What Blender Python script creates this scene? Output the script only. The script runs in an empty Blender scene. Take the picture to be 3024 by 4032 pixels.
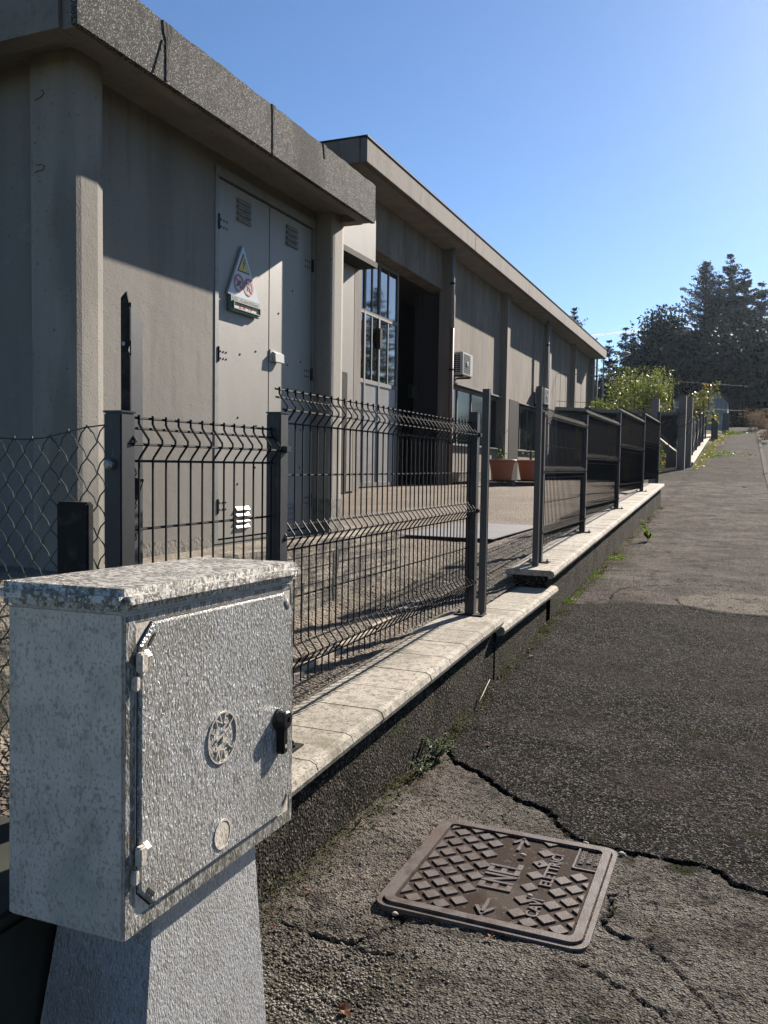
import bpy, bmesh, math, random
import numpy as np
from mathutils import Matrix, Vector, Euler
R_ = math.radians
random.seed(7); RNG = np.random.default_rng(7)
scn = bpy.context.scene; COL = scn.collection
# ------------------------------------------------------------------ camera
cd = bpy.data.cameras.new('camera'); cam = bpy.data.objects.new('camera', cd); COL.objects.link(cam)
cd.lens = 29.91; cd.sensor_width = 36; cd.sensor_fit = 'AUTO'; cd.clip_start = .02; cd.clip_end = 9000
rt = Vector((.92229255, .38620728, .01484557)); up = Vector((-.03517, .04561306, .99833988)); bk = Vector((.38488898, -.92128355, .05565149))
cam.matrix_world = Matrix(((rt.x, up.x, bk.x, 0), (rt.y, up.y, bk.y, 0), (rt.z, up.z, bk.z, 1.45), (0, 0, 0, 1)))
scn.camera = cam
# ------------------------------------------------------------------ world, sun, exposure
SUN_AZ, SUN_EL = 15.0, 28.6
w = bpy.data.worlds.new("World"); scn.world = w; w.use_nodes = True
nt = w.node_tree; bg = nt.nodes['Background']
sky = nt.nodes.new('ShaderNodeTexSky'); sky.sky_type = 'NISHITA'; sky.sun_disc = False
sky.sun_elevation = R_(SUN_EL); sky.sun_rotation = R_(SUN_AZ); sky.altitude = 600; sky.air_density = 1.0; sky.dust_density = .36; sky.ozone_density = 6.0
nt.links.new(sky.outputs[0], bg.inputs[0]); bg.inputs[1].default_value = .05
sd = bpy.data.lights.new('sun', 'SUN'); sun = bpy.data.objects.new('sun', sd); COL.objects.link(sun)
sd.energy = 5.0; sd.angle = R_(.5); sd.color = (1, .90, .79)
sdir = Vector((math.sin(R_(SUN_AZ)) * math.cos(R_(SUN_EL)), math.cos(R_(SUN_AZ)) * math.cos(R_(SUN_EL)), math.sin(R_(SUN_EL))))
sun.rotation_euler = (-sdir).to_track_quat('-Z', 'Y').to_euler(); sun.location = (5, 20, 20)
vs = scn.view_settings; vs.view_transform = 'Standard'; vs.look = 'None'; vs.exposure = 1.5; vs.gamma = 1; vs.use_curve_mapping = False
# ------------------------------------------------------------------ helpers
WM = {}
def tag(o, label=None, cat=None, group=None, kind=None):
    for k, v in (('label', label), ('category', cat), ('group', group), ('kind', kind)):
        if v: o[k] = v
    return o
def thing(name, label, cat, loc=(0, 0, 0), rz=0, group=None):
    o = bpy.data.objects.new(name, None); COL.objects.link(o); o.empty_display_size = .2
    o.location = loc; o.rotation_euler = (0, 0, rz); WM[o] = Matrix.Translation(loc) @ Matrix.Rotation(rz, 4, 'Z')
    return tag(o, label, cat, group)
class MB:
    def __init__(s): s.v = []; s.f = []
    def add(s, vs_, fs, m=None):
        n = len(s.v)
        s.v += [tuple(m @ Vector(v)) for v in vs_] if m is not None else [tuple(v) for v in vs_]
        s.f += [tuple(n + i for i in f) for f in fs]; return s
    def box(s, x0, x1, y0, y1, z0, z1, m=None):
        v = [(x, y, z) for z in (z0, z1) for y in (y0, y1) for x in (x0, x1)]
        return s.add(v, [(0, 2, 3, 1), (4, 5, 7, 6), (0, 1, 5, 4), (2, 6, 7, 3), (0, 4, 6, 2), (1, 3, 7, 5)], m)
    def bbox(s, x0, x1, y0, y1, z0, z1, b=.005, m=None):     # box with chamfered edges
        bm = bmesh.new(); bmesh.ops.create_cube(bm, size=1)
        for v in bm.verts: v.co = Vector(((x0 + x1) / 2 + v.co.x * (x1 - x0), (y0 + y1) / 2 + v.co.y * (y1 - y0), (z0 + z1) / 2 + v.co.z * (z1 - z0)))
        bmesh.ops.bevel(bm, geom=list(bm.edges), offset=b, segments=2, affect='EDGES')
        s.addbm(bm, m); return s
    def addbm(s, bm, m=None):
        bm.verts.ensure_lookup_table()
        s.add([v.co.copy() for v in bm.verts], [tuple(v.index for v in f.verts) for f in bm.faces], m); bm.free(); return s
    def prism(s, poly, h0, h1, plane='XZ', m=None):          # poly extruded along the remaining axis
        n = len(poly)
        P = {'XZ': lambda a, b, h: (a, h, b), 'XY': lambda a, b, h: (a, b, h), 'YZ': lambda a, b, h: (h, a, b)}[plane]
        v = [P(a, b, h0) for a, b in poly] + [P(a, b, h1) for a, b in poly]
        f = [tuple(range(n)), tuple(range(2 * n - 1, n - 1, -1))] + [(i, n + i, n + (i + 1) % n, (i + 1) % n) for i in range(n)]
        return s.add(v, f, m)
    def tube(s, pts, r, n=6, cap=True, m=None):
        pts = [Vector(p) for p in pts]; rr = r if isinstance(r, (list, tuple)) else [r] * len(pts)
        rings = []; prev = None
        for i, p in enumerate(pts):
            d = (pts[min(i + 1, len(pts) - 1)] - pts[max(i - 1, 0)]).normalized()
            a = d.orthogonal().normalized() if prev is None else (prev - d * prev.dot(d)).normalized()
            prev = a; b = d.cross(a)
            rings.append([p + (a * math.cos(t) + b * math.sin(t)) * rr[i] for t in [2 * math.pi * k / n for k in range(n)]])
        v = [q for r_ in rings for q in r_]; f = []
        for i in range(len(pts) - 1):
            for k in range(n): f.append((i * n + k, i * n + (k + 1) % n, (i + 1) * n + (k + 1) % n, (i + 1) * n + k))
        if cap: f += [tuple(range(n))[::-1], tuple(range((len(pts) - 1) * n, len(pts) * n))]
        return s.add(v, f, m)
    def lathe(s, prof, n=24, m=None):
        v = [(r * math.cos(2 * math.pi * k / n), r * math.sin(2 * math.pi * k / n), z) for r, z in prof for k in range(n)]
        f = [(i * n + k, i * n + (k + 1) % n, (i + 1) * n + (k + 1) % n, (i + 1) * n + k) for i in range(len(prof) - 1) for k in range(n)]
        f += [tuple(range(n))[::-1], tuple(range((len(prof) - 1) * n, len(prof) * n))]
        return s.add(v, f, m)
    def build(s, name, mat, parent=None, smooth=False, label=None):
        me = bpy.data.meshes.new(name)
        M = WM.get(parent); inv = M.inverted() if M is not None else None
        off = None
        if parent is None:
            a = np.array(s.v); off = Vector(((a[:, 0].min() + a[:, 0].max()) / 2, (a[:, 1].min() + a[:, 1].max()) / 2, a[:, 2].min()))
            vv = [tuple(Vector(v) - off) for v in s.v]
        else: vv = [tuple(inv @ Vector(v)) for v in s.v]
        me.from_pydata(vv, [], s.f); me.validate(); me.update()
        bm = bmesh.new(); bm.from_mesh(me); bmesh.ops.recalc_face_normals(bm, faces=bm.faces); bm.to_mesh(me); bm.free()
        if smooth: me.shade_smooth()
        me.materials.append(mat)
        o = bpy.data.objects.new(name, me); COL.objects.link(o)
        if parent is None: o.location = off; WM[o] = Matrix.Translation(off)
        else: o.parent = parent; WM[o] = WM[parent]
        if label: o['label'] = label
        return o
def copy_tree(o, parent=None):
    c = o.copy(); COL.objects.link(c)
    if parent: c.parent = parent
    for ch in [x for x in COL.objects if x.parent == o]: copy_tree(ch, c)
    return c
def bigmesh(name, V, F, mat, parent=None, attrs=None, smooth=False):
    me = bpy.data.meshes.new(name); V = np.asarray(V, dtype=np.float32); F = np.asarray(F, dtype=np.int32)
    if parent is not None:
        Mi = np.array(WM[parent].inverted()); V = (V @ Mi[:3, :3].T + Mi[:3, 3]).astype(np.float32)
    k = F.shape[1]
    me.vertices.add(len(V)); me.vertices.foreach_set('co', V.ravel())
    me.loops.add(F.size); me.loops.foreach_set('vertex_index', F.ravel())
    me.polygons.add(len(F)); me.polygons.foreach_set('loop_start', np.arange(0, F.size, k, dtype=np.int32)); me.polygons.foreach_set('loop_total', np.full(len(F), k, dtype=np.int32))
    me.update(calc_edges=True)
    if smooth: me.shade_smooth()
    for n_, a in (attrs or {}).items():
        at = me.attributes.new(n_, 'FLOAT', 'POINT'); at.data.foreach_set('value', np.asarray(a, dtype=np.float32).ravel())
    me.materials.append(mat)
    o = bpy.data.objects.new(name, me); COL.objects.link(o)
    if parent is not None: o.parent = parent
    WM[o] = WM.get(parent, Matrix.Identity(4)); return o
def grid(name, xs, ys, zf, mat, attrf=None, kind='structure', smooth=True):
    X, Y = np.meshgrid(xs, ys); Z = zf(X, Y); nx, ny = len(xs), len(ys)
    i = np.arange(nx * ny).reshape(ny, nx)
    F = np.stack([i[:-1, :-1], i[:-1, 1:], i[1:, 1:], i[1:, :-1]], -1).reshape(-1, 4)
    o = bigmesh(name, np.stack([X, Y, Z], -1).reshape(-1, 3), F, mat, None, attrf(X, Y) if attrf else None, smooth)
    return tag(o, kind=kind)
def vnoise(X, Y, s, seed=0):
    x = X * s + seed * 17.3; y = Y * s + seed * 31.7; xi = np.floor(x).astype(np.int64); yi = np.floor(y).astype(np.int64); fx = x - xi; fy = y - yi
    fx = fx * fx * (3 - 2 * fx); fy = fy * fy * (3 - 2 * fy)
    def h(a, b):
        n = (a * 374761393 + b * 668265263 + seed * 1442695) & 0x7fffffff; n = ((n ^ (n >> 13)) * 1274126177) & 0x7fffffff
        return ((n ^ (n >> 16)) & 0xffff) / 65535.0
    return (h(xi, yi) * (1 - fx) + h(xi + 1, yi) * fx) * (1 - fy) + (h(xi, yi + 1) * (1 - fx) + h(xi + 1, yi + 1) * fx) * fy
def fbm(X, Y, s, seed=0, o=4):
    t = 0; a = .5
    for k in range(o): t = t + a * vnoise(X, Y, s * 2 ** k, seed + k); a *= .5
    return t
def segdist(X, Y, pts):
    d = np.full(X.shape, 9.)
    for (x0, y0), (x1, y1) in zip(pts[:-1], pts[1:]):
        L = (x1 - x0) ** 2 + (y1 - y0) ** 2; t = np.clip(((X - x0) * (x1 - x0) + (Y - y0) * (y1 - y0)) / L, 0, 1)
        d = np.minimum(d, np.hypot(X - x0 - t * (x1 - x0), Y - y0 - t * (y1 - y0)))
    return d
def cards(C, D, N, L, W):          # leaf quads (rhombi): centre, direction, normal-ish, length, width
    D = D / np.linalg.norm(D, axis=1, keepdims=True); S = np.cross(D, N); S /= np.linalg.norm(S, axis=1, keepdims=True) + 1e-9
    L = np.asarray(L).reshape(-1, 1); W = np.asarray(W).reshape(-1, 1)
    V = np.stack([C - D * L * .5, C + S * W * .5 - D * L * .05, C + D * L * .5, C - S * W * .5 - D * L * .05], 1).reshape(-1, 3)
    return V, np.arange(len(C) * 4).reshape(-1, 4)
def rnd(n, rng=None): 
    v = (rng or RNG).normal(size=(n, 3)); return v / np.linalg.norm(v, axis=1, keepdims=True)
# ------------------------------------------------------------------ materials
ALB = .6
KA = dict(asphalt=.5, yard_ground=.52, platform_ground=.6, painted_concrete=.8, bare_concrete=.85, fascia_concrete=.45, industrial_concrete=.72, pilaster_concrete=.75, pebble_dash=1.0, cast_iron=.45, cast_iron_worn=.68, fibreglass_lichen_glints=1.5, kerb_stone=.32, eave_concrete=.9, steel_plate=.42, edging=.7, cast_stone=.86, corrugated_cream_metal=.75, grey_beige_paint=.85, pale_metal_door_panel=.75, road_asphalt=.6, fibreglass_grey=2.2, fibreglass_foot=1.1, grey_drainpipe=.7, old_board_marked_concrete=.8, loose_pebbles=.8)
def mat(name, col, rough=.8, metal=0., spec=.5, mix=(), bump=(), rmix=None, trans=None, coords='Object', alb=None):
    al = ALB * KA.get(name, 1) if alb is None else alb; col = tuple(c_ * al for c_ in col); mix = [(k_, s_, l_, h_, tuple(c_ * al for c_ in q_), f_) for k_, s_, l_, h_, q_, f_ in mix]
    m = bpy.data.materials.new(name); m.use_nodes = True; t = m.node_tree; N = t.nodes; Lk = t.links
    b = N['Principled BSDF']; b.inputs['Diffuse Roughness'].default_value = 0.; tc = N.new('ShaderNodeTexCoord').outputs[coords]
    b.inputs['Roughness'].default_value = rough; b.inputs['Metallic'].default_value = metal; b.inputs['Specular IOR Level'].default_value = spec
    def tex(kind, sc, det=4):
        mp = N.new('ShaderNodeMapping'); Lk.new(tc, mp.inputs[0]); mp.inputs['Scale'].default_value = sc if isinstance(sc, tuple) else (sc, sc, sc)
        if kind == 'noise': n = N.new('ShaderNodeTexNoise'); n.inputs['Scale'].default_value = 1; n.inputs['Detail'].default_value = det; out = n.outputs['Fac']
        elif kind == 'vor': n = N.new('ShaderNodeTexVoronoi'); n.inputs['Scale'].default_value = 1; out = n.outputs['Distance']
        elif kind == 'cell': 
            n = N.new('ShaderNodeTexVoronoi'); n.inputs['Scale'].default_value = 1; sp = N.new('ShaderNodeSeparateColor'); Lk.new(n.outputs['Color'], sp.inputs[0]); out = sp.outputs[0]
        elif kind == 'wave': n = N.new('ShaderNodeTexWave'); n.inputs['Scale'].default_value = 1; n.inputs['Distortion'].default_value = 0; n.bands_direction = 'Y'; out = n.outputs['Fac']
        elif kind == 'attr': pass
        Lk.new(mp.outputs[0], n.inputs['Vector']); return out
    def src(kind, sc):
        if kind == 'attr':
            a = N.new('ShaderNodeAttribute'); a.attribute_name = sc; return a.outputs['Fac']
        return tex(kind, sc)
    c = None
    for kind, sc, lo, hi, colr, fac in mix:
        r = N.new('ShaderNodeMapRange'); r.inputs[1].default_value = lo; r.inputs[2].default_value = hi; r.inputs[4].default_value = fac; r.clamp = True
        Lk.new(src(kind, sc), r.inputs[0]); x = N.new('ShaderNodeMix'); x.data_type = 'RGBA'; Lk.new(r.outputs[0], x.inputs[0])
        if c is None: x.inputs[6].default_value = (*col, 1)
        else: Lk.new(c, x.inputs[6])
        x.inputs[7].default_value = (*colr, 1); c = x.outputs[2]
    if c is None: b.inputs['Base Color'].default_value = (*col, 1)
    else: Lk.new(c, b.inputs['Base Color'])
    nrm = None
    for kind, sc, st, dist in bump:
        bn = N.new('ShaderNodeBump'); bn.inputs['Strength'].default_value = st; bn.inputs['Distance'].default_value = dist; Lk.new(tex(kind, sc), bn.inputs['Height'])
        if nrm: Lk.new(nrm, bn.inputs['Normal'])
        nrm = bn.outputs[0]
    if nrm: Lk.new(nrm, b.inputs['Normal'])
    if rmix:
        kind, sc, lo, hi, r0, r1 = rmix; r = N.new('ShaderNodeMapRange'); r.inputs[1].default_value = lo; r.inputs[2].default_value = hi; r.inputs[3].default_value = r0; r.inputs[4].default_value = r1
        Lk.new(src(kind, sc), r.inputs[0]); Lk.new(r.outputs[0], b.inputs['Roughness'])
    if trans:
        tr = N.new('ShaderNodeBsdfTranslucent'); tr.inputs[0].default_value = (*trans[0], 1); ms = N.new('ShaderNodeMixShader'); ms.inputs[0].default_value = trans[1]
        Lk.new(b.outputs[0], ms.inputs[1]); Lk.new(tr.outputs[0], ms.inputs[2]); Lk.new(ms.outputs[0], N['Material Output'].inputs[0])
        if c is not None: Lk.new(c, tr.inputs[0])
    return m
M = {}
M['wall'] = mat('painted_concrete', (.40, .375, .33), .85, spec=.3, mix=[('noise', (2.2, 2.2, .35), .46, .62, (.29, .265, .225), .7), ('noise', (16, 16, 1.2), .56, .68, (.26, .245, .215), .5), ('noise', 1.3, .35, .7, (.30, .285, .26), .6), ('noise', (6, 6, .5), .5, .72, (.24, .23, .21), .45), ('noise', 60, .62, .7, (.12, .12, .11), .5), ('noise', 9, .6, .75, (.44, .42, .38), .5)], bump=[('noise', 90, .25, .004), ('noise', 12, .2, .008)])
M['pillar'] = mat('bare_concrete', (.44, .405, .34), .85, mix=[('noise', (3, 3, 1.1), .50, .60, (.25, .23, .185), .7), ('noise', (9, 9, .8), .42, .7, (.27, .25, .215), .6), ('noise', 3, .5, .75, (.33, .31, .27), .5), ('noise', 70, .64, .7, (.1, .1, .09), .7)], bump=[('noise', 110, .3, .004), ('noise', 20, .2, .006)])
M['pillar_dirty'] = mat('dirty_concrete', (.28, .26, .22), .9, mix=[('noise', 18, .5, .6, (.09, .085, .07), .8), ('noise', 5, .4, .7, (.26, .24, .2), .6)], bump=[('noise', 60, .5, .01)])
M['soffit'] = mat('eave_concrete', (.36, .33, .28), .9, mix=[('noise', 3, .4, .7, (.22, .2, .165), .7), ('noise', 30, .55, .7, (.15, .14, .12), .5)], bump=[('noise', 60, .3, .006)])
M['aggregate'] = mat('pebble_dash', (.075, .072, .066), .8, spec=.04, mix=[('cell', 190, .50, .66, (.20, .195, .18), .8), ('cell', 240, .86, .93, (.75, .73, .68), .8), ('noise', (2.4, 2.4, .6), .54, .64, (.03, .029, .026), .7), ('noise', 14, .56, .66, (.05, .048, .042), .6)], bump=[('vor', 150, .5, .0010)])  # whitest cells paint the sun sparkle into the pebble colour
M['stain'] = mat('black_seam', (.018, .017, .015), .95, bump=[('noise', 50, .6, .01)])
M['doorpaint'] = mat('grey_beige_paint', (.43, .40, .345), .5, mix=[('noise', (5, 5, 1.2), .45, .75, (.33, .315, .28), .6), ('noise', 80, .66, .7, (.16, .12, .08), .6)], bump=[('noise', 5, .12, .01)])
M['doorframe'] = mat('frame_paint', (.27, .27, .245), .5, mix=[('noise', 14, .5, .7, (.16, .155, .13), .6)], bump=[('noise', 40, .1, .003)])
M['dark'] = mat('dark_void', (.012, .012, .012), .9)
M['anthracite'] = mat('anthracite_paint', (.045, .046, .048), .42, spec=.35, mix=[('noise', 9, .45, .7, (.065, .065, .064), .6), ('noise', (160, 160, 12), .66, .7, (.3, .3, .3), .5)], bump=[('noise', 70, .08, .002)])
M['wire'] = mat('black_coated_wire', (.016, .017, .018), .6, spec=.1)
M['gatepost'] = mat('grey_galvanised_paint', (.09, .093, .095), .45, spec=.4, mix=[('noise', 20, .5, .7, (.06, .06, .06), .6)], bump=[('noise', 60, .1, .002)])
M['chain'] = mat('green_plastic_wire', (.02, .05, .04), .3)
M['olive'] = mat('dark_filler_olive', (.05, .055, .04), .7, spec=.3, mix=[('noise', 8, .45, .65, (.035, .035, .028), .7)])  # dark colour for the added filler box behind the cabinet foot
M['steelbolt'] = mat('zinc_bolt', (.35, .36, .36), .4, .7)
M['darksteel'] = mat('weathered_dark_steel', (.035, .034, .032), .7, spec=.08, mix=[('noise', 30, .5, .7, (.09, .08, .07), .7)], bump=[('noise', 60, .2, .003)])
M['coping'] = mat('cast_stone', (.66, .60, .49), .85, spec=.3, mix=[('noise', 3.2, .42, .62, (.44, .40, .32), .8), ('noise', 24, .50, .60, (.30, .27, .21), .65), ('noise', 95, .55, .63, (.08, .07, .055), .7), ('noise', (3, 8, 3), .56, .68, (.24, .22, .14), .7)], bump=[('noise', 150, .5, .004), ('noise', 30, .3, .008)])
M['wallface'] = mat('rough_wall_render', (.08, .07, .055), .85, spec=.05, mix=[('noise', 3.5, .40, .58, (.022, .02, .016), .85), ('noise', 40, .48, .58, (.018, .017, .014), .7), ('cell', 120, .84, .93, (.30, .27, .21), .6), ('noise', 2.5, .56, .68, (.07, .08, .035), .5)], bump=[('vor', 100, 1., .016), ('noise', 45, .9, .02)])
M['block'] = mat('old_board_marked_concrete', (.52, .45, .34), .9, mix=[('noise', (14, 2.5, 14), .46, .58, (.15, .135, .10), .75), ('noise', 7, .50, .58, (.05, .046, .038), .8), ('noise', 50, .53, .62, (.08, .075, .06), .7)], bump=[('noise', (3, 3, 40), .6, .015), ('noise', 60, .6, .012)])
M['fibre'] = mat('fibreglass_grey', (.42, .375, .315), .36, spec=.5, mix=[('noise', (16, 16, 12), .42, .72, (.22, .215, .175), .6), ('noise', (170, 170, 120), .53, .64, (.11, .105, .085), .55), ('noise', (55, 55, 45), .58, .68, (.14, .135, .105), .5), ('noise', (6, 6, 2.5), .52, .7, (.24, .24, .20), .5)], bump=[('noise', (240, 240, 110), .5, .003)])
M['fibredoor'] = mat('fibreglass_grey_rough', (.50, .50, .49), .22, spec=.8, mix=[('noise', (150, 150, 60), .50, .60, (.19, .18, .15), .75), ('noise', 5, .48, .64, (.30, .29, .24), .65), ('noise', (240, 240, 150), .58, .63, (1.2, 1.2, 1.15), .8)], bump=[('noise', (300, 300, 110), 1., .006), ('noise', (150, 150, 60), .6, .006)])  # near-white specks are highlights put into the colour
M['fibrelid'] = mat('fibreglass_lichen_glints', (.74, .71, .63), .2, spec=.9, mix=[('noise', (60, 95, 60), .44, .54, (.10, .08, .05), .85), ('noise', (10, 10, 10), .5, .64, (.13, .115, .075), .7), ('noise', (150, 220, 150), .56, .62, (.85, .84, .80), .85)], bump=[('noise', (150, 240, 150), 1., .009), ('noise', 420, .9, .004)])  # brown is lichen and dirt, pale specks are painted sparkle
M['fibrerim'] = mat('fibreglass_mossy_rim', (.42, .42, .40), .28, spec=.7, mix=[('noise', (60, 60, 25), .42, .54, (.12, .11, .07), .85), ('noise', (170, 170, 90), .56, .64, (.7, .69, .64), .75)], bump=[('noise', (260, 260, 100), 1., .006)])  # pale specks over the dirt paint in sparkle
M['fibrefoot'] = mat('fibreglass_foot', (.48, .485, .485), .25, spec=.75, mix=[('noise', (130, 130, 55), .52, .62, (.25, .24, .205), .65), ('noise', 5, .5, .66, (.32, .31, .27), .6), ('noise', (240, 240, 150), .60, .66, (.8, .8, .78), .6)], bump=[('noise', (280, 280, 110), 1., .0055)])  # lightest specks are glints put into the colour
M['blackplastic'] = mat('black_plastic', (.012, .012, .013), .35)
M['iron'] = mat('cast_iron', (.085, .048, .034), .8, 0, spec=.06, mix=[('noise', 14, .4, .7, (.06, .04, .032), .7), ('noise', 90, .55, .7, (.15, .12, .10), .6), ('noise', 3.2, .52, .62, (.30, .27, .22), .4), ('noise', 60, .60, .66, (.4, .37, .3), .5)], bump=[('noise', 160, .6, .003)])
M['ironworn'] = mat('cast_iron_worn', (.23, .20, .182), .45, .0, spec=.22, mix=[('noise', 20, .45, .62, (.13, .085, .065), .8), ('noise', 3, .5, .62, (.17, .11, .085), .6), ('noise', 140, .6, .7, (.07, .05, .04), .6)], bump=[('noise', 180, .5, .002)])
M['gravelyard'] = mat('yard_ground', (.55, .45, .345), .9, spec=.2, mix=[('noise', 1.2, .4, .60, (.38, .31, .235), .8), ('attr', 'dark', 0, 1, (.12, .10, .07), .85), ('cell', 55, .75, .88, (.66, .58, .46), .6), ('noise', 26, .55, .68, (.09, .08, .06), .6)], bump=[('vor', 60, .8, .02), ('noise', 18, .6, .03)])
M['platform'] = mat('platform_ground', (.48, .40, .29), .9, mix=[('noise', 4, .42, .62, (.19, .165, .12), .8), ('noise', 30, .54, .66, (.08, .075, .055), .6), ('cell', 60, .7, .95, (.45, .42, .35), .5)], bump=[('noise', 40, .8, .02), ('vor', 70, .6, .01)])
M['plate'] = mat('steel_plate', (.38, .40, .44), .7, .0, spec=.3, mix=[('noise', 2.2, .5, .66, (.35, .22, .13), .7), ('noise', 18, .55, .7, (.22, .20, .18), .6)], bump=[('noise', 5, .1, .01)])
M['asph_yard'] = mat('yard_asphalt', (.2, .19, .18), .9, mix=[('cell', 60, .6, .95, (.36, .35, .33), .6)], bump=[('vor', 60, .6, .01)])
def asphalt():
    return mat('asphalt', (.050, .046, .043), .95, spec=.03, mix=[
        ('noise', 2.6, .38, .64, (.016, .015, .015), .8),
        ('noise', (.9, 2.6, 1), .50, .60, (.06, .055, .05), .5), ('attr', 'old', 0, 1, (.60, .55, .47), .93), ('attr', 'brown', 0, 1, (.60, .515, .45), .93), ('noise', (1.4, 3.4, 1), .52, .62, (.12, .11, .095), .35), ('noise', (.7, 1.5, 1), .54, .66, (.24, .215, .19), .3), ('attr', 'cement', 0, 1, (.70, .62, .50), .9),
        ('noise', 55, .50, .62, (.02, .019, .018), .75), ('cell', 130, .84, .90, (.55, .52, .47), .7), ('cell', 200, .88, .94, (.6, .56, .5), .6), ('noise', 1.7, .52, .66, (.13, .105, .08), .5),
        ('noise', 7, .56, .66, (.04, .036, .03), .55), ('attr', 'moss', 0, 1, (.06, .07, .025), .85), ('attr', 'crack', 0, 1, (.010, .009, .008), .97)], bump=[('vor', 130, 1., .012), ('noise', 60, .8, .014), ('noise', 330, .6, .003)])
M['asphalt'] = asphalt()
M['road'] = mat('road_asphalt', (.09, .088, .085), .95, spec=.03, bump=[('noise', 90, .5, .01)])
M['kerb'] = mat('kerb_stone', (.33, .31, .27), .95, spec=.03, mix=[('noise', 12, .45, .7, (.16, .15, .12), .7)], bump=[('noise', 60, .4, .01)])
M['soil'] = mat('dry_grass_ground', (.13, .12, .06), .95, spec=.03, mix=[('noise', 2, .4, .65, (.09, .11, .035), .8), ('noise', 9, .5, .65, (.2, .165, .09), .6)], bump=[('noise', 12, .8, .08)])
M['b2wall'] = mat('industrial_concrete', (.43, .375, .30), .9, spec=.3, mix=[('noise', (5, 5, 1.4), .48, .60, (.27, .235, .19), .6), ('noise', (3.2, 3.2, .45), .42, .66, (.23, .205, .175), .75), ('noise', (14, 14, 1.5), .52, .7, (.19, .17, .145), .55), ('noise', 1.1, .5, .7, (.31, .29, .26), .5)], bump=[('noise', (20, 20, 4), .35, .02)])
M['b2fascia'] = mat('fascia_concrete', (.42, .375, .32), .9, mix=[('noise', (2.5, 2.5, .6), .45, .68, (.27, .24, .20), .7), ('noise', (12, 12, 2), .6, .7, (.12, .105, .09), .6)], bump=[('noise', 12, .3, .02)])
M['b2pillar'] = mat('pilaster_concrete', (.36, .325, .28), .9, mix=[('noise', (5, 5, .6), .45, .68, (.25, .22, .19), .7)], bump=[('noise', 14, .3, .02)])
M['frame_al'] = mat('grey_metal_frame', (.15, .15, .145), .6, .0, mix=[('noise', 6, .45, .7, (.18, .17, .16), .6)])
M['corr'] = mat('corrugated_cream_metal', (.66, .63, .56), .5, mix=[('noise', (3, 3, 1), .5, .7, (.5, .47, .4), .5)], bump=[('wave', (1, 34, 1), .9, .012)])
M['doorpanel'] = mat('pale_metal_door_panel', (.62, .62, .62), .38, .25, mix=[('noise', (2.5, 2.5, 1), .45, .7, (.5, .47, .42), .6), ('noise', (1, 1, 2.5), .62, .75, (.42, .28, .15), .5)], bump=[('wave', (1, 16, 1), .5, .01), ('noise', 4, .3, .02)])
M['glass'] = mat('dark_reflective_glass', (.012, .02, .016), .035, spec=1.0)
M['glass'].node_tree.nodes['Principled BSDF'].inputs['IOR'].default_value = 2.1
M['glass2'] = mat('dark_window_glass', (.012, .02, .018), .12, spec=.3, mix=[('noise', .9, .45, .7, (.02, .035, .025), .7)])
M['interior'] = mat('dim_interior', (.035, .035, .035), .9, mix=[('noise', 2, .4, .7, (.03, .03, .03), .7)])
M['interior_pale'] = mat('pale_interior_board', (.30, .29, .27), .8)
M['pipe_grey'] = mat('grey_drainpipe', (.40, .41, .43), .7, 0, spec=.15)
M['pipe_red'] = mat('rusty_pink_drainpipe', (.20, .125, .105), .6, mix=[('noise', 14, .5, .7, (.12, .09, .08), .7)])
M['acwhite'] = mat('air_conditioner_casing', (.66, .65, .60), .4, mix=[('noise', 9, .5, .7, (.55, .53, .47), .5)])
M['terracotta'] = mat('terracotta', (.46, .16, .085), .6, mix=[('noise', 6, .4, .7, (.36, .12, .07), .6), ('noise', 40, .55, .7, (.27, .10, .06), .4)], bump=[('noise', 30, .1, .005)])
M['wood'] = mat('weathered_wood', (.13, .105, .08), .85, mix=[('noise', (3, 30, 30), .45, .65, (.06, .05, .04), .8)], bump=[('noise', (3, 40, 40), .4, .01)])
M['yellow'] = mat('yellow_translucent_sheet', (.75, .50, .15), .6, trans=((.8, .55, .16), .7), mix=[('noise', (14, 14, 1.5), .45, .6, (.42, .25, .07), .8)])
M['bark'] = mat('bark', (.07, .055, .042), .9, bump=[('noise', (20, 20, 4), .7, .03)])
M['needle'] = mat('dark_needles', (.014, .030, .026), .65, mix=[('noise', .8, .4, .65, (.035, .055, .025), .8)], trans=((.05, .08, .04), .22), spec=.2)
M['needleblue'] = mat('blue_green_needles', (.035, .05, .038), .65, mix=[('noise', .8, .4, .65, (.05, .075, .055), .8)], trans=((.05, .08, .05), .22))
M['leaf'] = mat('bright_leaves', (.20, .27, .045), .45, mix=[('noise', 2.2, .4, .65, (.27, .28, .05), .8), ('noise', 9, .6, .7, (.30, .18, .05), .6)], trans=((.2, .3, .03), .5), spec=.4)
M['leafyellow'] = mat('yellowing_leaves', (.20, .22, .05), .4, mix=[('noise', 3, .5, .6, (.42, .33, .05), .8)], trans=((.3, .3, .03), .5))
M['drybush'] = mat('dry_twig_leaves', (.34, .25, .15), .8, mix=[('noise', 4, .4, .65, (.22, .15, .09), .8)], trans=((.4, .3, .15), .35))
M['weed'] = mat('fresh_weed_leaves', (.12, .22, .02), .5, mix=[('noise', 8, .4, .65, (.19, .25, .02), .8)], trans=((.25, .4, .03), .5))
M['moss'] = mat('dull_moss_tufts', (.075, .085, .025), .8, mix=[('noise', 9, .4, .65, (.11, .13, .02), .8)], trans=((.15, .2, .03), .4))
M['palefern'] = mat('pale_fern_leaves', (.24, .30, .17), .6, mix=[('noise', 9, .45, .65, (.30, .30, .24), .7)], trans=((.25, .3, .15), .4))
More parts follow.
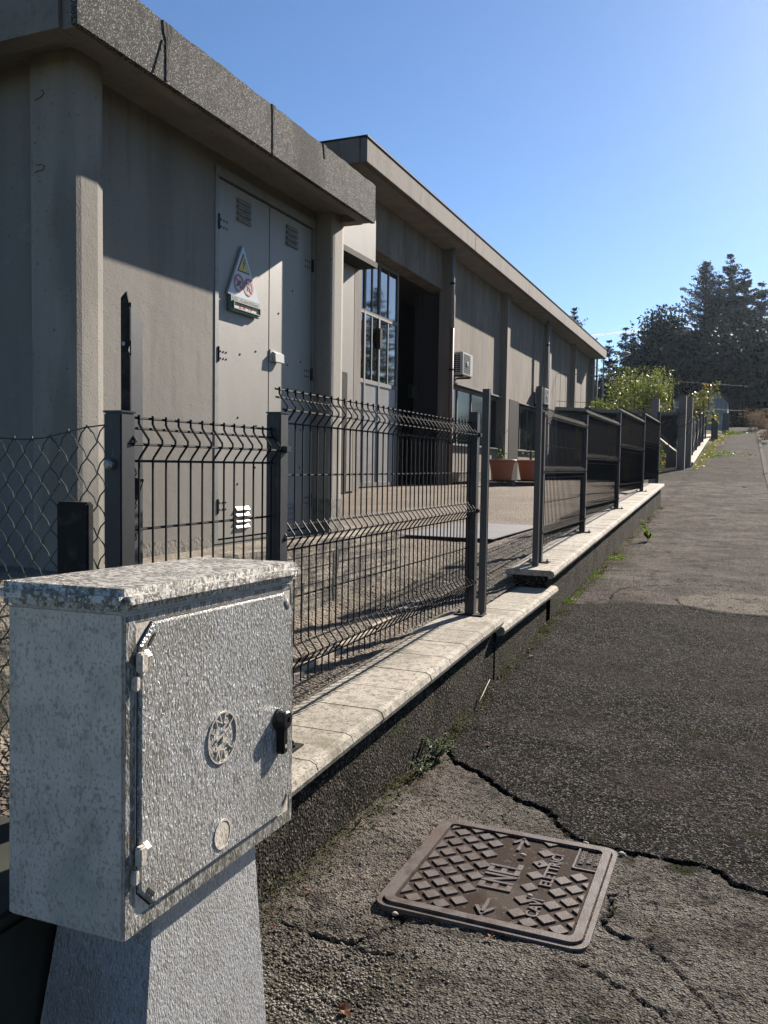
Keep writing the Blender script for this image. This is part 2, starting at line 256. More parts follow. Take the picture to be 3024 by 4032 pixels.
M['deadleaf'] = mat('dead_leaf', (.22, .085, .03), .7, mix=[('noise', 60, .45, .65, (.12, .05, .02), .8)], trans=((.3, .12, .03), .3))
M['straw'] = mat('pale_straw', (.55, .5, .38), .6)
M['pebble'] = mat('loose_pebbles', (.30, .27, .215), .85, mix=[('cell', 14, .3, .9, (.42, .39, .33), .8), ('cell', 9, .6, .9, (.10, .085, .06), .8)])
M['signwhite'] = mat('sign_white', (.62, .66, .70), .4)
M['signyellow'] = mat('sign_yellow', (.75, .52, .05), .45)
M['signred'] = mat('sign_red', (.62, .05, .03), .45)
M['signblack'] = mat('sign_black', (.015, .015, .018), .5)
M['signgreen'] = mat('sign_dull_green', (.16, .25, .21), .45)
M['signcream'] = mat('sign_cream', (.62, .50, .38), .6)
M['exitgreen'] = mat('exit_sign_green', (.05, .22, .13), .5)
M['housewall'] = mat('house_plaster', (.42, .43, .43), .9, mix=[('noise', 3, .5, .7, (.30, .31, .3), .5)])
M['edging'] = mat('pale_edging_stone', (.52, .43, .33), .85, mix=[('noise', 14, .5, .7, (.3, .25, .19), .5)])
M['contrail'] = mat('contrail_vapour', (.98, .98, .98), 1, trans=((.98, .98, .98), .5), alb=1)
# text -> mesh data, centred, in the XY plane facing +Z
def text_geo(s, size, extrude=.002, align='CENTER', spacing=1.0, off=0.):
    c = bpy.data.curves.new('tmp', 'FONT'); c.body = s; c.size = size; c.extrude = extrude; c.align_x = align; c.align_y = 'CENTER'; c.space_character = spacing; c.resolution_u = 3; c.offset = size * off
    o = bpy.data.objects.new('tmp', c); COL.objects.link(o); dg = bpy.context.evaluated_depsgraph_get()
    me = bpy.data.meshes.new_from_object(o.evaluated_get(dg)); v = [x.co.copy() for x in me.vertices]; f = [tuple(p.vertices) for p in me.polygons]
    bpy.data.objects.remove(o); bpy.data.curves.remove(c); bpy.data.meshes.remove(me); return v, f
# ------------------------------------------------------------------ ground profile
GP = ([-30, 0, 4.3, 7.65, 17.7, 24, 30, 60, 90, 400], [-.6, 0, 0, .24, .737, 1.05, 1.47, 4.2, 4.6, 6])
def gz(Y): return np.interp(Y, *GP)
cA = [(-1.42, 4.2), (-1.362, 4.141), (-1.26, 3.934), (-1.106, 3.842), (-.978, 3.707), (-.833, 3.579), (-.713, 3.524), (-.625, 3.377), (-.58, 3.304), (-.491, 3.27), (-.372, 3.251), (-.247, 3.239), (-.107, 3.249), (-.022, 3.223), (.04, 3.129), (.137, 3.114), (.35, 3.0), (.6, 3.02)]
cF = [(-1.42, 7.6), (-1.192, 7.617), (-1.033, 7.733), (-.832, 7.812), (-.626, 7.819), (-.474, 7.833), (.6, 7.8)]
cracks = [(cA, .0065, .016), ([(-.85, 2.49), (-.95, 2.453), (-1.002, 2.35), (-1.058, 2.288), (-1.177, 2.272), (-1.3, 2.3)], .006, .012), ([(-.95, 2.453), (-.968, 2.526)], .006, .01),
          ([(-1.058, 2.288), (-.974, 2.262), (-.92, 2.278)], .006, .014), ([(-.381, 2.433), (-.315, 2.406), (-.244, 2.382), (-.191, 2.346), (-.146, 2.295), (-.09, 2.25), (-.05, 2.12)], .006, .012),
          ([(-.342, 2.9), (-.366, 2.886), (-.342, 2.788), (-.356, 2.68), (-.315, 2.66), (-.284, 2.636)], .009, .016), ([(-.284, 2.636), (-.24, 2.655), (-.152, 2.569), (-.086, 2.469), (-.027, 2.404), (.005, 2.342), (.06, 2.2)], .004, .01),
          ([(-1.3, 3.05), (-1.12, 2.95), (-1.05, 2.8)], .004, .006), ([(-.83, 3.58), (-.86, 3.4), (-.8, 3.27)], .003, .006)]
far_cracks = [(cF, .010, .02), ([(-1.033, 7.733), (-1.079, 8.126), (-1.039, 8.461), (-.887, 8.633), (-.562, 8.852), (-.152, 8.922), (.25, 9.024)], .008, .012),
              ([(-1.294, 11.909), (-.905, 11.952), (-.519, 11.893), (-.146, 11.835)], .01, .01), ([(-.851, 14.365), (-.334, 14.266), (.131, 14.023)], .01, .01),
              ([(-.513, 8.147), (-.439, 7.85), (-.314, 7.68), (-.152, 7.6), (.035, 7.6), (.249, 7.63), (.5, 7.7)], .008, .012)]
def walk_feat(X, Y):
    wob = (fbm(X, Y, 9, 3) - .47) * .05; yA = np.interp(X, [p[0] for p in cA], [p[1] for p in cA]); yF = np.interp(X, [p[0] for p in cF], [p[1] for p in cF])
    new = ((Y + wob * .3 > yA) & (Y < yF)).astype(float); crk = np.zeros_like(X); dz = np.zeros_like(X)
    wx = X + (fbm(X, Y, 24, 5) - .47) * .045; wy = Y + (fbm(X, Y, 24, 9) - .47) * .045
    for pts, wd, dp in cracks + far_cracks:
        xs = [p[0] for p in pts]; ys = [p[1] for p in pts]
        m = (X > min(xs) - .12) & (X < max(xs) + .12) & (Y > min(ys) - .12) & (Y < max(ys) + .12)
        if not m.any(): continue
        d = np.full(X.shape, 9.); d[m] = segdist(wx[m], wy[m], pts)
        ww = wd * (.25 + 1.2 * vnoise(X, Y, 7, 4) * (.5 + vnoise(X, Y, 31, 14))) * (1 if pts is not cA else 1 + .8 * vnoise(X, Y, 3, 8))
        k = np.clip(1.3 - d / ww, 0, 1); crk = np.maximum(crk, k); dz = dz - dp * k
    # crumbled patch at the foot of the wall, and its gravel
    cr = np.clip(1.2 - np.hypot((X + 1.02) / .24, (Y - 2.08) / .22) + (fbm(X, Y, 12, 2) - .47) * 1.6, 0, 1)
    cem = np.clip((1 - np.hypot((X - .18) / .70, (Y - 8.12) / .5)) * 12, 0, 1) * (X > -.6)
    return new, crk, dz, cr, cem
def walk_z(X, Y):
    new, crk, dz, cr, cem = walk_feat(X, Y)
    z = gz(Y) + dz + .008 * new + (fbm(X, Y, 1.2, 1) - .47) * .03 + (fbm(X, Y, 45, 6, 3) - .44) * .012
    z -= .012 * np.clip(1 - np.abs(X + 1.42) / .12, 0, 1); z -= cr * .010 * (.4 + vnoise(X, Y, 30, 3))
    # the ground rises a little to the manhole frame
    return z
def walk_attr(X, Y):
    new, crk, dz, cr, cem = walk_feat(X, Y); nz = fbm(X, Y, 3, 12)
    yF = np.interp(X, [p[0] for p in cF], [p[1] for p in cF]); old = (1 - new) * (Y < 7) * np.clip(.55 + .9 * (nz - .4), 0, 1)
    brown = np.clip((Y > yF) * (.75 + (nz - .47)), 0, 1) * np.clip(1 - (Y - 24) / 60 * .6, 0, 1); brown = np.maximum(brown, np.clip((1 - np.abs(X + 1.2) / .35) * (Y > 2.4) * (Y < 4.2), 0, 1) * .7 * (1 - new))
    brown = np.where(Y > 25, brown * .55, brown)
    moss = np.clip((1 - np.abs(X + 1.42) / .16) * (.2 + 1.6 * (fbm(X, Y, 7, 21) - .38)), 0, 1) + cr * .45 * (fbm(X, Y, 9, 30) > .48)
    return dict(old=old, brown=brown, cement=np.maximum(cem, cr * .35), crack=crk, moss=np.clip(moss, 0, 1))
# two detail levels of the same pavement
grid('sidewalk', np.arange(-1.43, .751, .0078), np.arange(-.2, 1.6, .05).tolist() + np.arange(1.6, 4.45, .0078).tolist() + np.arange(4.45, 9.3, .02).tolist(), walk_z, M['asphalt'], walk_attr)
def walk2_x(Y): return np.interp(Y, [9.3, 17.4, 17.6, 20, 29.3, 30.6, 60, 90], [-1.43, -1.43, -1.8, -3.0, -3.0, -1.7, -.80, .3]), np.interp(Y, [9.3, 18, 60, 90], [.75, .62, .80, 1.6])
ys = np.concatenate([np.arange(9.28, 26, .05), np.arange(26, 62, .15), np.arange(62, 92, 1.)]); us = np.linspace(0, 1, 46)
U, YY = np.meshgrid(us, ys); x0, x1 = walk2_x(YY); XX = x0 + U * (x1 - x0)
def z2(X, Y): return gz(Y) + (fbm(X, Y, 1.2, 1) - .47) * .03 + (fbm(X, Y, 3.4, 6, 3) - .44) * .03 * np.clip((Y - 9.3) / 3, 0, 1) + (fbm(X, Y, 9, 41, 3) - .44) * .012
a2 = walk_attr(XX, YY); i = np.arange(U.size).reshape(U.shape); F = np.stack([i[:-1, :-1], i[:-1, 1:], i[1:, 1:], i[1:, :-1]], -1).reshape(-1, 4)
tag(bigmesh('sidewalk', np.stack([XX, YY, z2(XX, YY)], -1).reshape(-1, 3), F, M['asphalt'], None, a2, True), kind='structure')
# yard behind the fence
def yard_z(X, Y):
    zc = np.interp(Y, [-2, 2, 5, 7, 9, 16.6, 17.6, 24, 30], [.2, .33, .42, .50, .62, .85, .66, .95, 1.2]); zy = np.interp(Y, [-2, 2, 4, 6.2, 8.7, 11.3, 17, 40], [.3, .42, .5, .60, .640, .650, .93, .95])
    t = np.clip((-1.75 - X) / .7, 0, 1); t = t * t * (3 - 2 * t)
    return zc * (1 - t) + zy * t + (fbm(X, Y, 4, 50) - .47) * .05 * np.clip((-1.8 - X) * 3, 0, 1) * np.clip((12 - Y) / 5, .1, 1) + (fbm(X, Y, 25, 51) - .47) * .02 * np.clip((10 - Y) / 3, .1, 1)
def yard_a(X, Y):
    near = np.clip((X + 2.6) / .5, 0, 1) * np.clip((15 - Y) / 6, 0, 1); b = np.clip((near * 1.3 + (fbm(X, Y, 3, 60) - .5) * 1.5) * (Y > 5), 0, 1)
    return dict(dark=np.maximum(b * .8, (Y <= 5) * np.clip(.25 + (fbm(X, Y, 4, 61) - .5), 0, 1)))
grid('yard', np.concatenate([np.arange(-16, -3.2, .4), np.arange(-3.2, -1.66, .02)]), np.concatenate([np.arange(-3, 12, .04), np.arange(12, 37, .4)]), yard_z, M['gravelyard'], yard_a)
# terrain, road and kerb on the far side of the pavement
def ter_z(X, Y):
    base = gz(Y) - .25; left = np.where(Y < 36, np.minimum(base, .55) - .3, np.interp(Y, [36, 44, 60, 90, 400], [.3, 3.6, 4.2, 4.6, 6]))
    t = np.clip((X + 2.6) / 1.2, 0, 1); near = (Y < 37) & (X < -1.6); z = left * (1 - t) + base * t; z = np.where(near, -.6, z)
    return z + (fbm(X, Y, .25, 70) - .47) * .4 * np.clip((Y - 45) / 20, 0, 1) * np.clip(np.abs(X) / 3 - .5, 0, 1)
grid('terrain', np.concatenate([np.linspace(-400, -20, 14), np.arange(-19, 20, 1.), np.linspace(20, 400, 14)]), np.concatenate([np.linspace(-200, -12, 8), np.arange(-10, 120, 1.), np.linspace(125, 700, 16)]), ter_z, M['soil'])
rb = MB(); prev = None
Ys = list(np.arange(-10, 92, 2.))
def xr(Y): return float(np.interp(Y, [9.3, 18, 60, 90], [.75, .62, .80, 1.6]))
rv = []; kv = []
for y in Ys:
    z = float(gz(y)); x = xr(y); rv.append([(x + .14, y, z - .12), (x + 6.2, y, z - .16)]); kv.append([(x, y, z - .2), (x, y, z + .02), (x + .13, y, z + .02), (x + .14, y, z - .2)])
for a, b in zip(rv[:-1], rv[1:]): rb.add([a[0], a[1], b[1], b[0]], [(0, 1, 2, 3)])
tag(rb.build('road', M['road']), kind='structure')
kb = MB()
for a, b in zip(kv[:-1], kv[1:]): kb.add(a + b, [(0, 1, 5, 4), (1, 2, 6, 5), (2, 3, 7, 6)])
tag(kb.build('kerb', M['kerb']), kind='structure')
tag(MB().box(-7.2, -2.45, -1.5, 6.16, .3, .955).build('platform', M['platform']), kind='structure')
# ------------------------------------------------------------------ low walls with coping
def slab_prof():
    P = []; x0, x1 = -1.765, -1.355; t = .0; r = .034
    for k in range(5): a = math.pi / 2 - math.pi * k / 4; P.append((x1 - r + r * math.cos(a), -r + r * math.sin(a)))
    P += [(x1 - .050, -.066), (x1 - .056, -.048), (x0 + .056, -.048), (x0 + .050, -.066)]
    for k in range(5): a = -math.pi / 2 - math.pi * k / 4; P.append((x0 + r + r * math.cos(a), -r + r * math.sin(a)))
    return P
def low_wall(y0, y1, zf, label, joint0, gbase, pitch=.302, dx=0, cat='wall', cut=0):
    t = thing('low_wall', label, cat, (-1.56 + dx, y0, gbase), 0, 'low walls along the pavement')
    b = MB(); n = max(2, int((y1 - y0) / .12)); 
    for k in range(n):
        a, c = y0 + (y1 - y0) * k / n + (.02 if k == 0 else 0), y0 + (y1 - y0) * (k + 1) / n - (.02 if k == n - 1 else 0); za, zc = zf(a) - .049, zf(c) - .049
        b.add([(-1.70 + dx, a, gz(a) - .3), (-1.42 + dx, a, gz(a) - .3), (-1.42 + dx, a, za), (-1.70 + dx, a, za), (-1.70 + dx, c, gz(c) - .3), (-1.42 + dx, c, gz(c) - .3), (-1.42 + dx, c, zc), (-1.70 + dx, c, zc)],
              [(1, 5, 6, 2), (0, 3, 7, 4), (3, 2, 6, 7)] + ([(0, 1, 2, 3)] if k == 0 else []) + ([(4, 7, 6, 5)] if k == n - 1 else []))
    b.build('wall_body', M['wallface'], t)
    c = MB(); P = slab_prof(); js = [y0]; y = joint0
    while y < y1 - .02:
        if y > y0 + .02: js.append(y)
        y += pitch
    js.append(y1); m = len(P)
    for a, e in zip(js[:-1], js[1:]):
        a += .0034; e -= .0034; o = random.uniform(-.0012, .0012); q = random.uniform(-.0012, .0012)
        v = [(x + dx + q, a, zf(a) + z + o) for x, z in P] + [(x + dx + q, e, zf(e) + z + o) for x, z in P]
        c.add(v, [tuple(range(m)), tuple(range(2 * m - 1, m - 1, -1))] + [(k, m + k, m + (k + 1) % m, (k + 1) % m) for k in range(m)])
    c.build('coping', M['coping'], t); return t
zn = lambda y: .378 + .0425 * (y - 2.48); zm = lambda y: .424 + .0215 * (y - 5.0); zu = lambda y: .611 + .0517 * (y - 6.8)
low_wall(1.72, 5.27, zn, 'nearest low roadside wall with pale rounded coping, running up to the gateway', 1.764, -.1)
low_wall(5.275, 7.03, zm, 'short lowered stretch of wall forming the gateway threshold between two tall posts', 5.52, 0)
low_wall(6.83, 17.45, zu, 'long low wall with pale coping rising uphill beyond the gateway under the mesh fence', 7.1, .2)
zg = lambda y: 1.70 + .056 * (y - 30.5)
low_wall(30.6, 48.5, lambda y: float(gz(y)) + .16, 'farthest stepped low wall beyond the grey concrete gateposts', 31, 1.5, 1.4, -.12)
# ------------------------------------------------------------------ welded mesh fences
FX = -1.575; WR = .0036
def panel_geo(y0, y1, top, H, x=FX, r=WR, pitch=.0624):
    folds = [.03, .51, H - .16]; prof = [(0, 0)]
    for f in folds: prof += [(0, f - .006), (.006, f + .004), (.034, f + .040), (.034, f + .050), (.006, f + .086), (0, f + .096)]
    prof.append((0, H)); rows = [.0, .03, .076, .122, .317, .51, .556, .602, (.602 + H - .16) / 2, H - .16, H - .114, H - .068]
    def off(d): return float(np.interp(d, [p[1] for p in prof], [p[0] for p in prof]))
    m = MB(); n = int(round((y1 - y0) / pitch))
    for k in range(n + 1):
        y = y0 + (y1 - y0) * k / n; m.tube([(x + dx, y, top + .008 - d) for dx, d in prof], r, 5)
    for d in rows: m.tube([(x + off(d) - r * 1.6, y0 - .02, top - d), (x + off(d) - r * 1.6, y1 + .02, top - d)], r * 1.15, 5)
    return m
def post_parts(t, y, zb, zt, x=FX, s=.03, m='anthracite', plate=True):
    MB().bbox(x - s, x + s, y - s, y + s, zb, zt, .004).build('post', M[m], t)
    MB().bbox(x - s - .002, x + s + .002, y - s - .002, y + s + .002, zt, zt + .006, .002).build('post_cap', M['blackplastic'], t)
    if plate:
        b = MB().box(x - .095, x + .095, y - .05, y + .05, zb - .001, zb + .008)
        for dx in (-.075, .075): b.lathe([(.011, 0), (.011, .009), (.005, .0095), (.005, .022), (.003, .024)], 6, Matrix.Translation((x + dx, y, zb + .008)))
        b.build('base_plate', M['darksteel'], t)
def fence_clip(t, y, z): MB().bbox(FX + .006, FX + .05, y - .02, y + .02, z - .012, z + .012, .003).build('clip', M['blackplastic'], t)
t = thing('mesh_fence', 'nearest dark welded mesh fence with two panels, between the lamp-side cabinet and the gateway', 'fence', (FX, 1.93, .35), 0, 'welded mesh fences on the low walls')
t['label'] = 'nearest dark welded mesh fence, right behind the grey utility cabinet'
panel_geo(1.90, 2.70, 1.572, 1.14).build('mesh_panel', M['wire'], t)
panel_geo(2.755, 5.235, 1.722, 1.14).build('mesh_panel', M['wire'], t)
for y, zb, zt in ((1.88, zn(1.88), 1.580), (2.743, zn(2.743), 1.630), (5.237, zn(5.237) - .002, 1.785)): post_parts(t, y, zb, zt)
for y, z in ((2.743, 1.50), (5.237, 1.645), (5.237, 1.165)): fence_clip(t, y, z)
MB().lathe([(.015, 0), (.015, .012), (.010, .018)], 12, Matrix.Translation((FX - .004, 1.849, 1.44)) @ Matrix.Rotation(R_(90), 4, 'X')).build('bolt', M['steelbolt'], t)
t = thing('mesh_fence', 'long stepped run of dark welded mesh fence with five posts beyond the gateway', 'fence', (FX, 7.3, .6), 0, 'welded mesh fences on the low walls')
for y0, y1, tp in ((7.23, 9.39, 1.955), (9.39, 12.13, 2.10), (12.13, 15.33, 2.30), (15.33, 18.25, 2.44)):
    y1_ = min(y1, 18.3); zz = zu(y0); panel_geo(y0, y1_, tp, min(1.2, tp - zu(y1) - .02) if tp - zu(y1) - .02 > 1.1 else 1.14).build('mesh_panel', M['wire'], t)
for y, zt in ((7.23, 1.91), (9.39, 2.015), (12.13, 2.205), (15.33, 2.405)): post_parts(t, y, zu(y) - .001, zt)
post_parts(t, 18.26, 1.0, 2.605, plate=False)
# gate posts of the opening
for y, x, zb, zt, lab in ((5.60, -1.60, zm(5.60), 1.965, 'tall square grey steel gatepost on the near side of the gateway'), (7.02, -1.555, zm(7.0) - .01, 2.11, 'tall square grey steel gatepost on the far side of the gateway, before the long fence')):
    t = thing('gatepost', lab, 'gatepost', (x, y, zb), 0, 'steel gateposts of the gateway'); y -= .0
    MB().bbox(x - .0235, x + .0235, y - .0235, y + .0235, zb, zt, .003).build('post', M['gatepost'], t)
    MB().box(x - .0242, x + .0242, y - .0242, y + .0242, zt, zt + .004).build('post_cap', M['gatepost'], t)
    MB().box(x + .0237, x + .0252, y + .004, y + .014, zb + .02, zt - .02).build('edge_strip', M['darksteel'], t)
# chain link fence left of the first post
t = thing('chain_link_fence', 'sagging dark green chain-link fence left of the first dark post', 'fence', (-2.1, 1.95, .4))
m = MB(); cw = .0700; Hc = .046
def topz(x): return 1.552 - .085 * (-1.6 - x) - .01 * math.sin((x + 1.6) * 14)
for k in range(20):
    for j in range(21):
        for s in (0, 1):
            xa = -1.61 - k * cw + (cw / 2 if 0 else 0); za = -j * 2 * Hc
            # four wires of one diamond
            z = topz(xa) + za
            def P(dx, dz): return (xa + dx, 1.95 + .0, z + dz)
            if s == 0:
                for sg in (-1, 1):
                    m.tube([(xa, 1.948, z), (xa + sg * cw * .30, 1.95 + .003 * sg, z - Hc * .46), (xa + sg * cw * .5, 1.951, z - Hc)], .0021, 4, False)
            else:
                for sg in (-1, 1):
                    m.tube([(xa + sg * cw * .5, 1.951, z - Hc), (xa + sg * cw * .20, 1.95 - .003 * sg, z - Hc * 1.54), (xa, 1.948, z - 2 * Hc)], .0021, 4, False)
m.build('wire_mesh', M['chain'], t)
w_ = MB().tube([(x, 1.95, topz(x) - .002) for x in np.linspace(-1.6, -3.1, 20)], .0022, 5)
for k in range(20):
    x = -1.61 - k * cw; w_.tube([(x - .006, 1.945, topz(x) - .006), (x - .002, 1.954, topz(x) + .006), (x + .006, 1.947, topz(x) - .002), (x + .016, 1.947, topz(x) - .016)], .0017, 4)
w_.build('straining_wire', M['chain'], t)
m = MB().bbox(-1.535, -1.437, 1.60, 1.625, .25, 1.349, .005).build('short_post', M['darksteel']); tag(m, 'short square dark steel post standing in front of the chain-link fence', 'post')
m = MB().tube([(-1.61, 2.0, 1.40), (-1.70, 2.0, 1.15), (-1.78, 2.02, .85), (-1.80, 2.02, .45)], .018, 8).build('diagonal_strut', M['darksteel'], None, True); tag(m, 'curved dark steel strut leaning from the first fence post', 'strut')
m = MB().tube([(-1.66, 1.45, .3), (-1.60, 1.45, .8), (-1.55, 1.46, 1.0)], .012, 8)
bx = thing('dark_filler_box', 'added dark filler box behind the foot of the utility cabinet', 'box', (-1.75, 1.05, 0))  # added filler, keeps the lit ground left of the pedestal dark
MB().bbox(-2.3, -1.262, .45, 1.50, -.3, .56, .01).build('casing', M['olive'], bx); MB().bbox(-2.32, -1.255, .43, 1.51, .562, .59, .008).build('lid', M['olive'], bx)
# pointed stake behind the first fence post
t = thing('metal_stake', 'tall dark flat metal stake with a notched pointed top behind the first post', 'stake', (-1.80, 2.2, .45))
b = MB(); x = -1.811; y = 2.19; wd = .036
prof = [(0, .4), (wd, .4), (wd, 1.90), (wd * .78, 1.925), (wd * 1.0, 1.955), (wd * .6, 1.99), (.0, 1.975)]
prof = [(-wd / 2, .4), (wd / 2, .4), (wd / 2, 1.78), (wd / 2 - .012, 1.80), (wd / 2, 1.83), (wd / 2, 1.93), (.004, 1.985), (-wd / 2, 1.965)]
b.prism([(x + a, z) for a, z in prof], y, y + .006, 'XZ'); b.build('blade', M['darksteel'], t)
MB().prism([(y + .006, .4), (y + .062, .4), (y + .062, 1.90), (y + .006, 1.95)], x + wd / 2 - .006, x + wd / 2, 'YZ').build('flange', M['gatepost'], t)  # paler material than the blade paints in its sunlit side
MB().lathe([(.007, 0), (.007, .002)], 10, Matrix.Translation((x - .005, y - .0015, 1.82)) @ Matrix.Rotation(R_(90), 4, 'X')).build('bolt', M['steelbolt'], t)
# ------------------------------------------------------------------ front building (electricity cabin)
B = thing('transformer_cabin', 'small flat-roofed concrete cabin with pebble-dash roof edge and grey double doors', 'building', (-4.6, 4.3, .95))
wz0, wz1 = .90, 3.20
MB().box(-6.6, -2.80, 2.95, 4.15, wz0, wz1).box(-6.6, -2.80, 5.37, 5.60, wz0, wz1).box(-6.6, -2.80, 4.15, 5.37, 3.13, wz1).box(-6.6, -2.86, 4.15, 5.37, wz0, 3.13).box(-2.86, -2.80, 4.15, 5.37, wz0, .975).build('wall', M['wall'], B)
def cham(y0, y1, x0, x1, c, z0, z1): return MB().prism([(x0, y0), (x1 - .012, y0), (x1 - .004, y0 + c * .35), (x1, y0 + c), (x1, y1 - c), (x1 - .008, y1), (x0, y1)], z0, z1, 'XY')
for y0, y1 in ((2.905, 3.09), (5.395, 5.59)):
    cham(y0, y1, -2.915 if y0 < 4 else -2.85, -2.672, .042, wz0, 3.198).build('pillar', M['pillar'], B)
    MB().box(-2.84, -2.669, y0 - .004, y1 + .004, wz0, wz0 + .30).build('pillar_foot', M['pillar_dirty'], B) if y0 > 4 else None
CR1 = [(-2.859, 3.043), (-2.841, 3.045), (-2.836, 3.031), (-2.85, 3.019), (-2.871, 3.013), (-2.893, 3.007)]; CR2 = [(-2.895, 2.743), (-2.874, 2.731), (-2.853, 2.731), (-2.835, 2.722), (-2.844, 2.707), (-2.874, 2.706), (-2.896, 2.697)]
for P_ in (CR1, CR2): MB().tube([(a, 2.903, c) for a, c in P_], [.0006] + [.0014] * (len(P_) - 2) + [.0006], 4).build('crack', M['stain'], B)
MB().box(-2.85, -2.7985, 3.09, 4.13, wz0, 1.03).build('plinth', M['pillar_dirty'], B)
MB().box(-7, -2.545, 2.78, 5.51, 3.20, 3.26).build('soffit', M['soffit'], B)
# roof ring with lip
rr = MB(); X1, Y0, Y1 = -2.445, 2.68, 5.61; zb, zt = 3.151, 3.414; lip = .095
rr.box(-7.2, X1 - lip - .002, Y0, Y0 + lip, zb, zt - .03).box(X1 - lip, X1 - .03, Y0 + .02, Y1 - .02, zb, zt - .03).box(-7.2, X1 - lip - .002, Y1 - lip, Y1, zb, zt - .03).box(-7.2, X1 - lip - .002, Y0 + lip + .002, Y1 - lip - .002, 3.27, zt - .02)
rr.build('roof', M['soffit'], B)
fa = MB(); ysg = np.linspace(Y0, Y1, 120)
for a, c in zip(ysg[:-1], ysg[1:]):
    za = zt + .002 * math.sin(a * 9) + .002 * math.sin(a * 31); zc = zt + .002 * math.sin(c * 9) + .002 * math.sin(c * 31)
    fa.add([(X1, a, zb), (X1, c, zb), (X1, c, zc), (X1, a, za), (X1 - .032, a, zb), (X1 - .032, c, zb), (X1 - .032, c, zc), (X1 - .032, a, za)], [(0, 1, 2, 3), (3, 2, 6, 7), (0, 4, 5, 1)] + ([(0, 3, 7, 4)] if a == Y0 else []) + ([(1, 5, 6, 2)] if c == Y1 else []))
fa.build('fascia', M['aggregate'], B)
k_ = .958
def seam(P): MB().prism([(y * k_ + .0, 1.45 + (z - 1.45) * k_) for y, z in P], X1 - .01, X1 + .004, 'YZ').build('seam', M['stain'], B)
seam([(3.374, 3.232), (3.386, 3.232), (3.394, 3.36), (3.402, 3.41), (3.425, 3.45), (3.43, 3.499), (3.35, 3.499), (3.357, 3.45), (3.372, 3.42), (3.376, 3.36)])
seam([(3.28, 3.232), (3.288, 3.232), (3.36, 3.40), (3.35, 3.41)])
seam([(4.36, 3.228), (4.371, 3.228), (4.378, 3.46), (4.395, 3.505), (4.35, 3.505), (4.358, 3.46)])
seam([(5.02, 3.42), (5.03, 3.42), (5.05, 3.505), (5.0, 3.505)])
fr = MB(); fx = -2.795
fr.box(-2.86, fx, 4.15, 4.185, .975, 3.13).box(-2.86, fx, 5.34, 5.372, .975, 3.13).box(-2.86, fx + .006, 4.146, 5.376, 3.078, 3.132).box(-2.86, fx, 4.185, 5.34, .975, .99)
fr.build('door_frame', M['doorframe'], B)
def door_leaf(y0, y1, vy, handed):
    L = MB().bbox(-2.835, -2.805, y0, y1, 1.0, 3.07, .003).build('door_leaf', M['doorpaint'], B)
    for z0 in (2.885, 1.05):
        v = MB()
        for k in range(4):
            z = z0 + k * .036
            v.prism([(-2.806, z), (-2.792, z - .002), (-2.790, z + .004), (-2.806, z + .026)], vy, vy + .15, 'XZ')
            v.box(-2.807, -2.8035, vy - .004, vy + .154, z - .008, z - .001)
        v.build('louvre_vent', M['doorframe'], L)
    hy = y0 - .004 if handed < 0 else y1 + .004
    for z in (2.78 + .0, 2.03, 1.15):
        hs = MB(); hs.tube([(-2.797, hy, z), (-2.797, hy, z + .085)], .009, 8)
        for a in range(3):
            for b_ in (0, 1): hs.lathe([(.006, 0), (.006, .003), (.003, .005)], 8, Matrix.Translation((-2.806, hy - handed * (.035 + a * .03), z + .022 + b_ * .04)) @ Matrix.Rotation(R_(90), 4, 'Y'))
        hs.build('hinge', M['darksteel'], L)
    for (a, z) in ((.22, 1.32), (.42, 1.42), (.22, 1.72), (.43, 1.68), (.24, 2.1), (.42, 2.14), (.3, 2.6), (.12, 2.42)):
        if a < y1 - y0 - .05: MB().lathe([(.007, 0), (.006, .003), (.003, .004)], 8, Matrix.Translation((-2.805, y0 + a, z)) @ Matrix.Rotation(R_(90), 4, 'Y')).build('rivet', M['darksteel'], L)
    return L
L1 = door_leaf(4.188, 4.762, 4.385, -1); L2 = door_leaf(4.768, 5.338, 4.975, 1)
MB().box(-2.805, -2.797, 4.775, 4.86, 2.10, 2.175).prism([(-2.797, 2.165), (-2.775, 2.155), (-2.772, 2.10), (-2.78, 2.095), (-2.797, 2.13)], 4.80, 4.91, 'XZ').build('handle', M['acwhite'], L2)
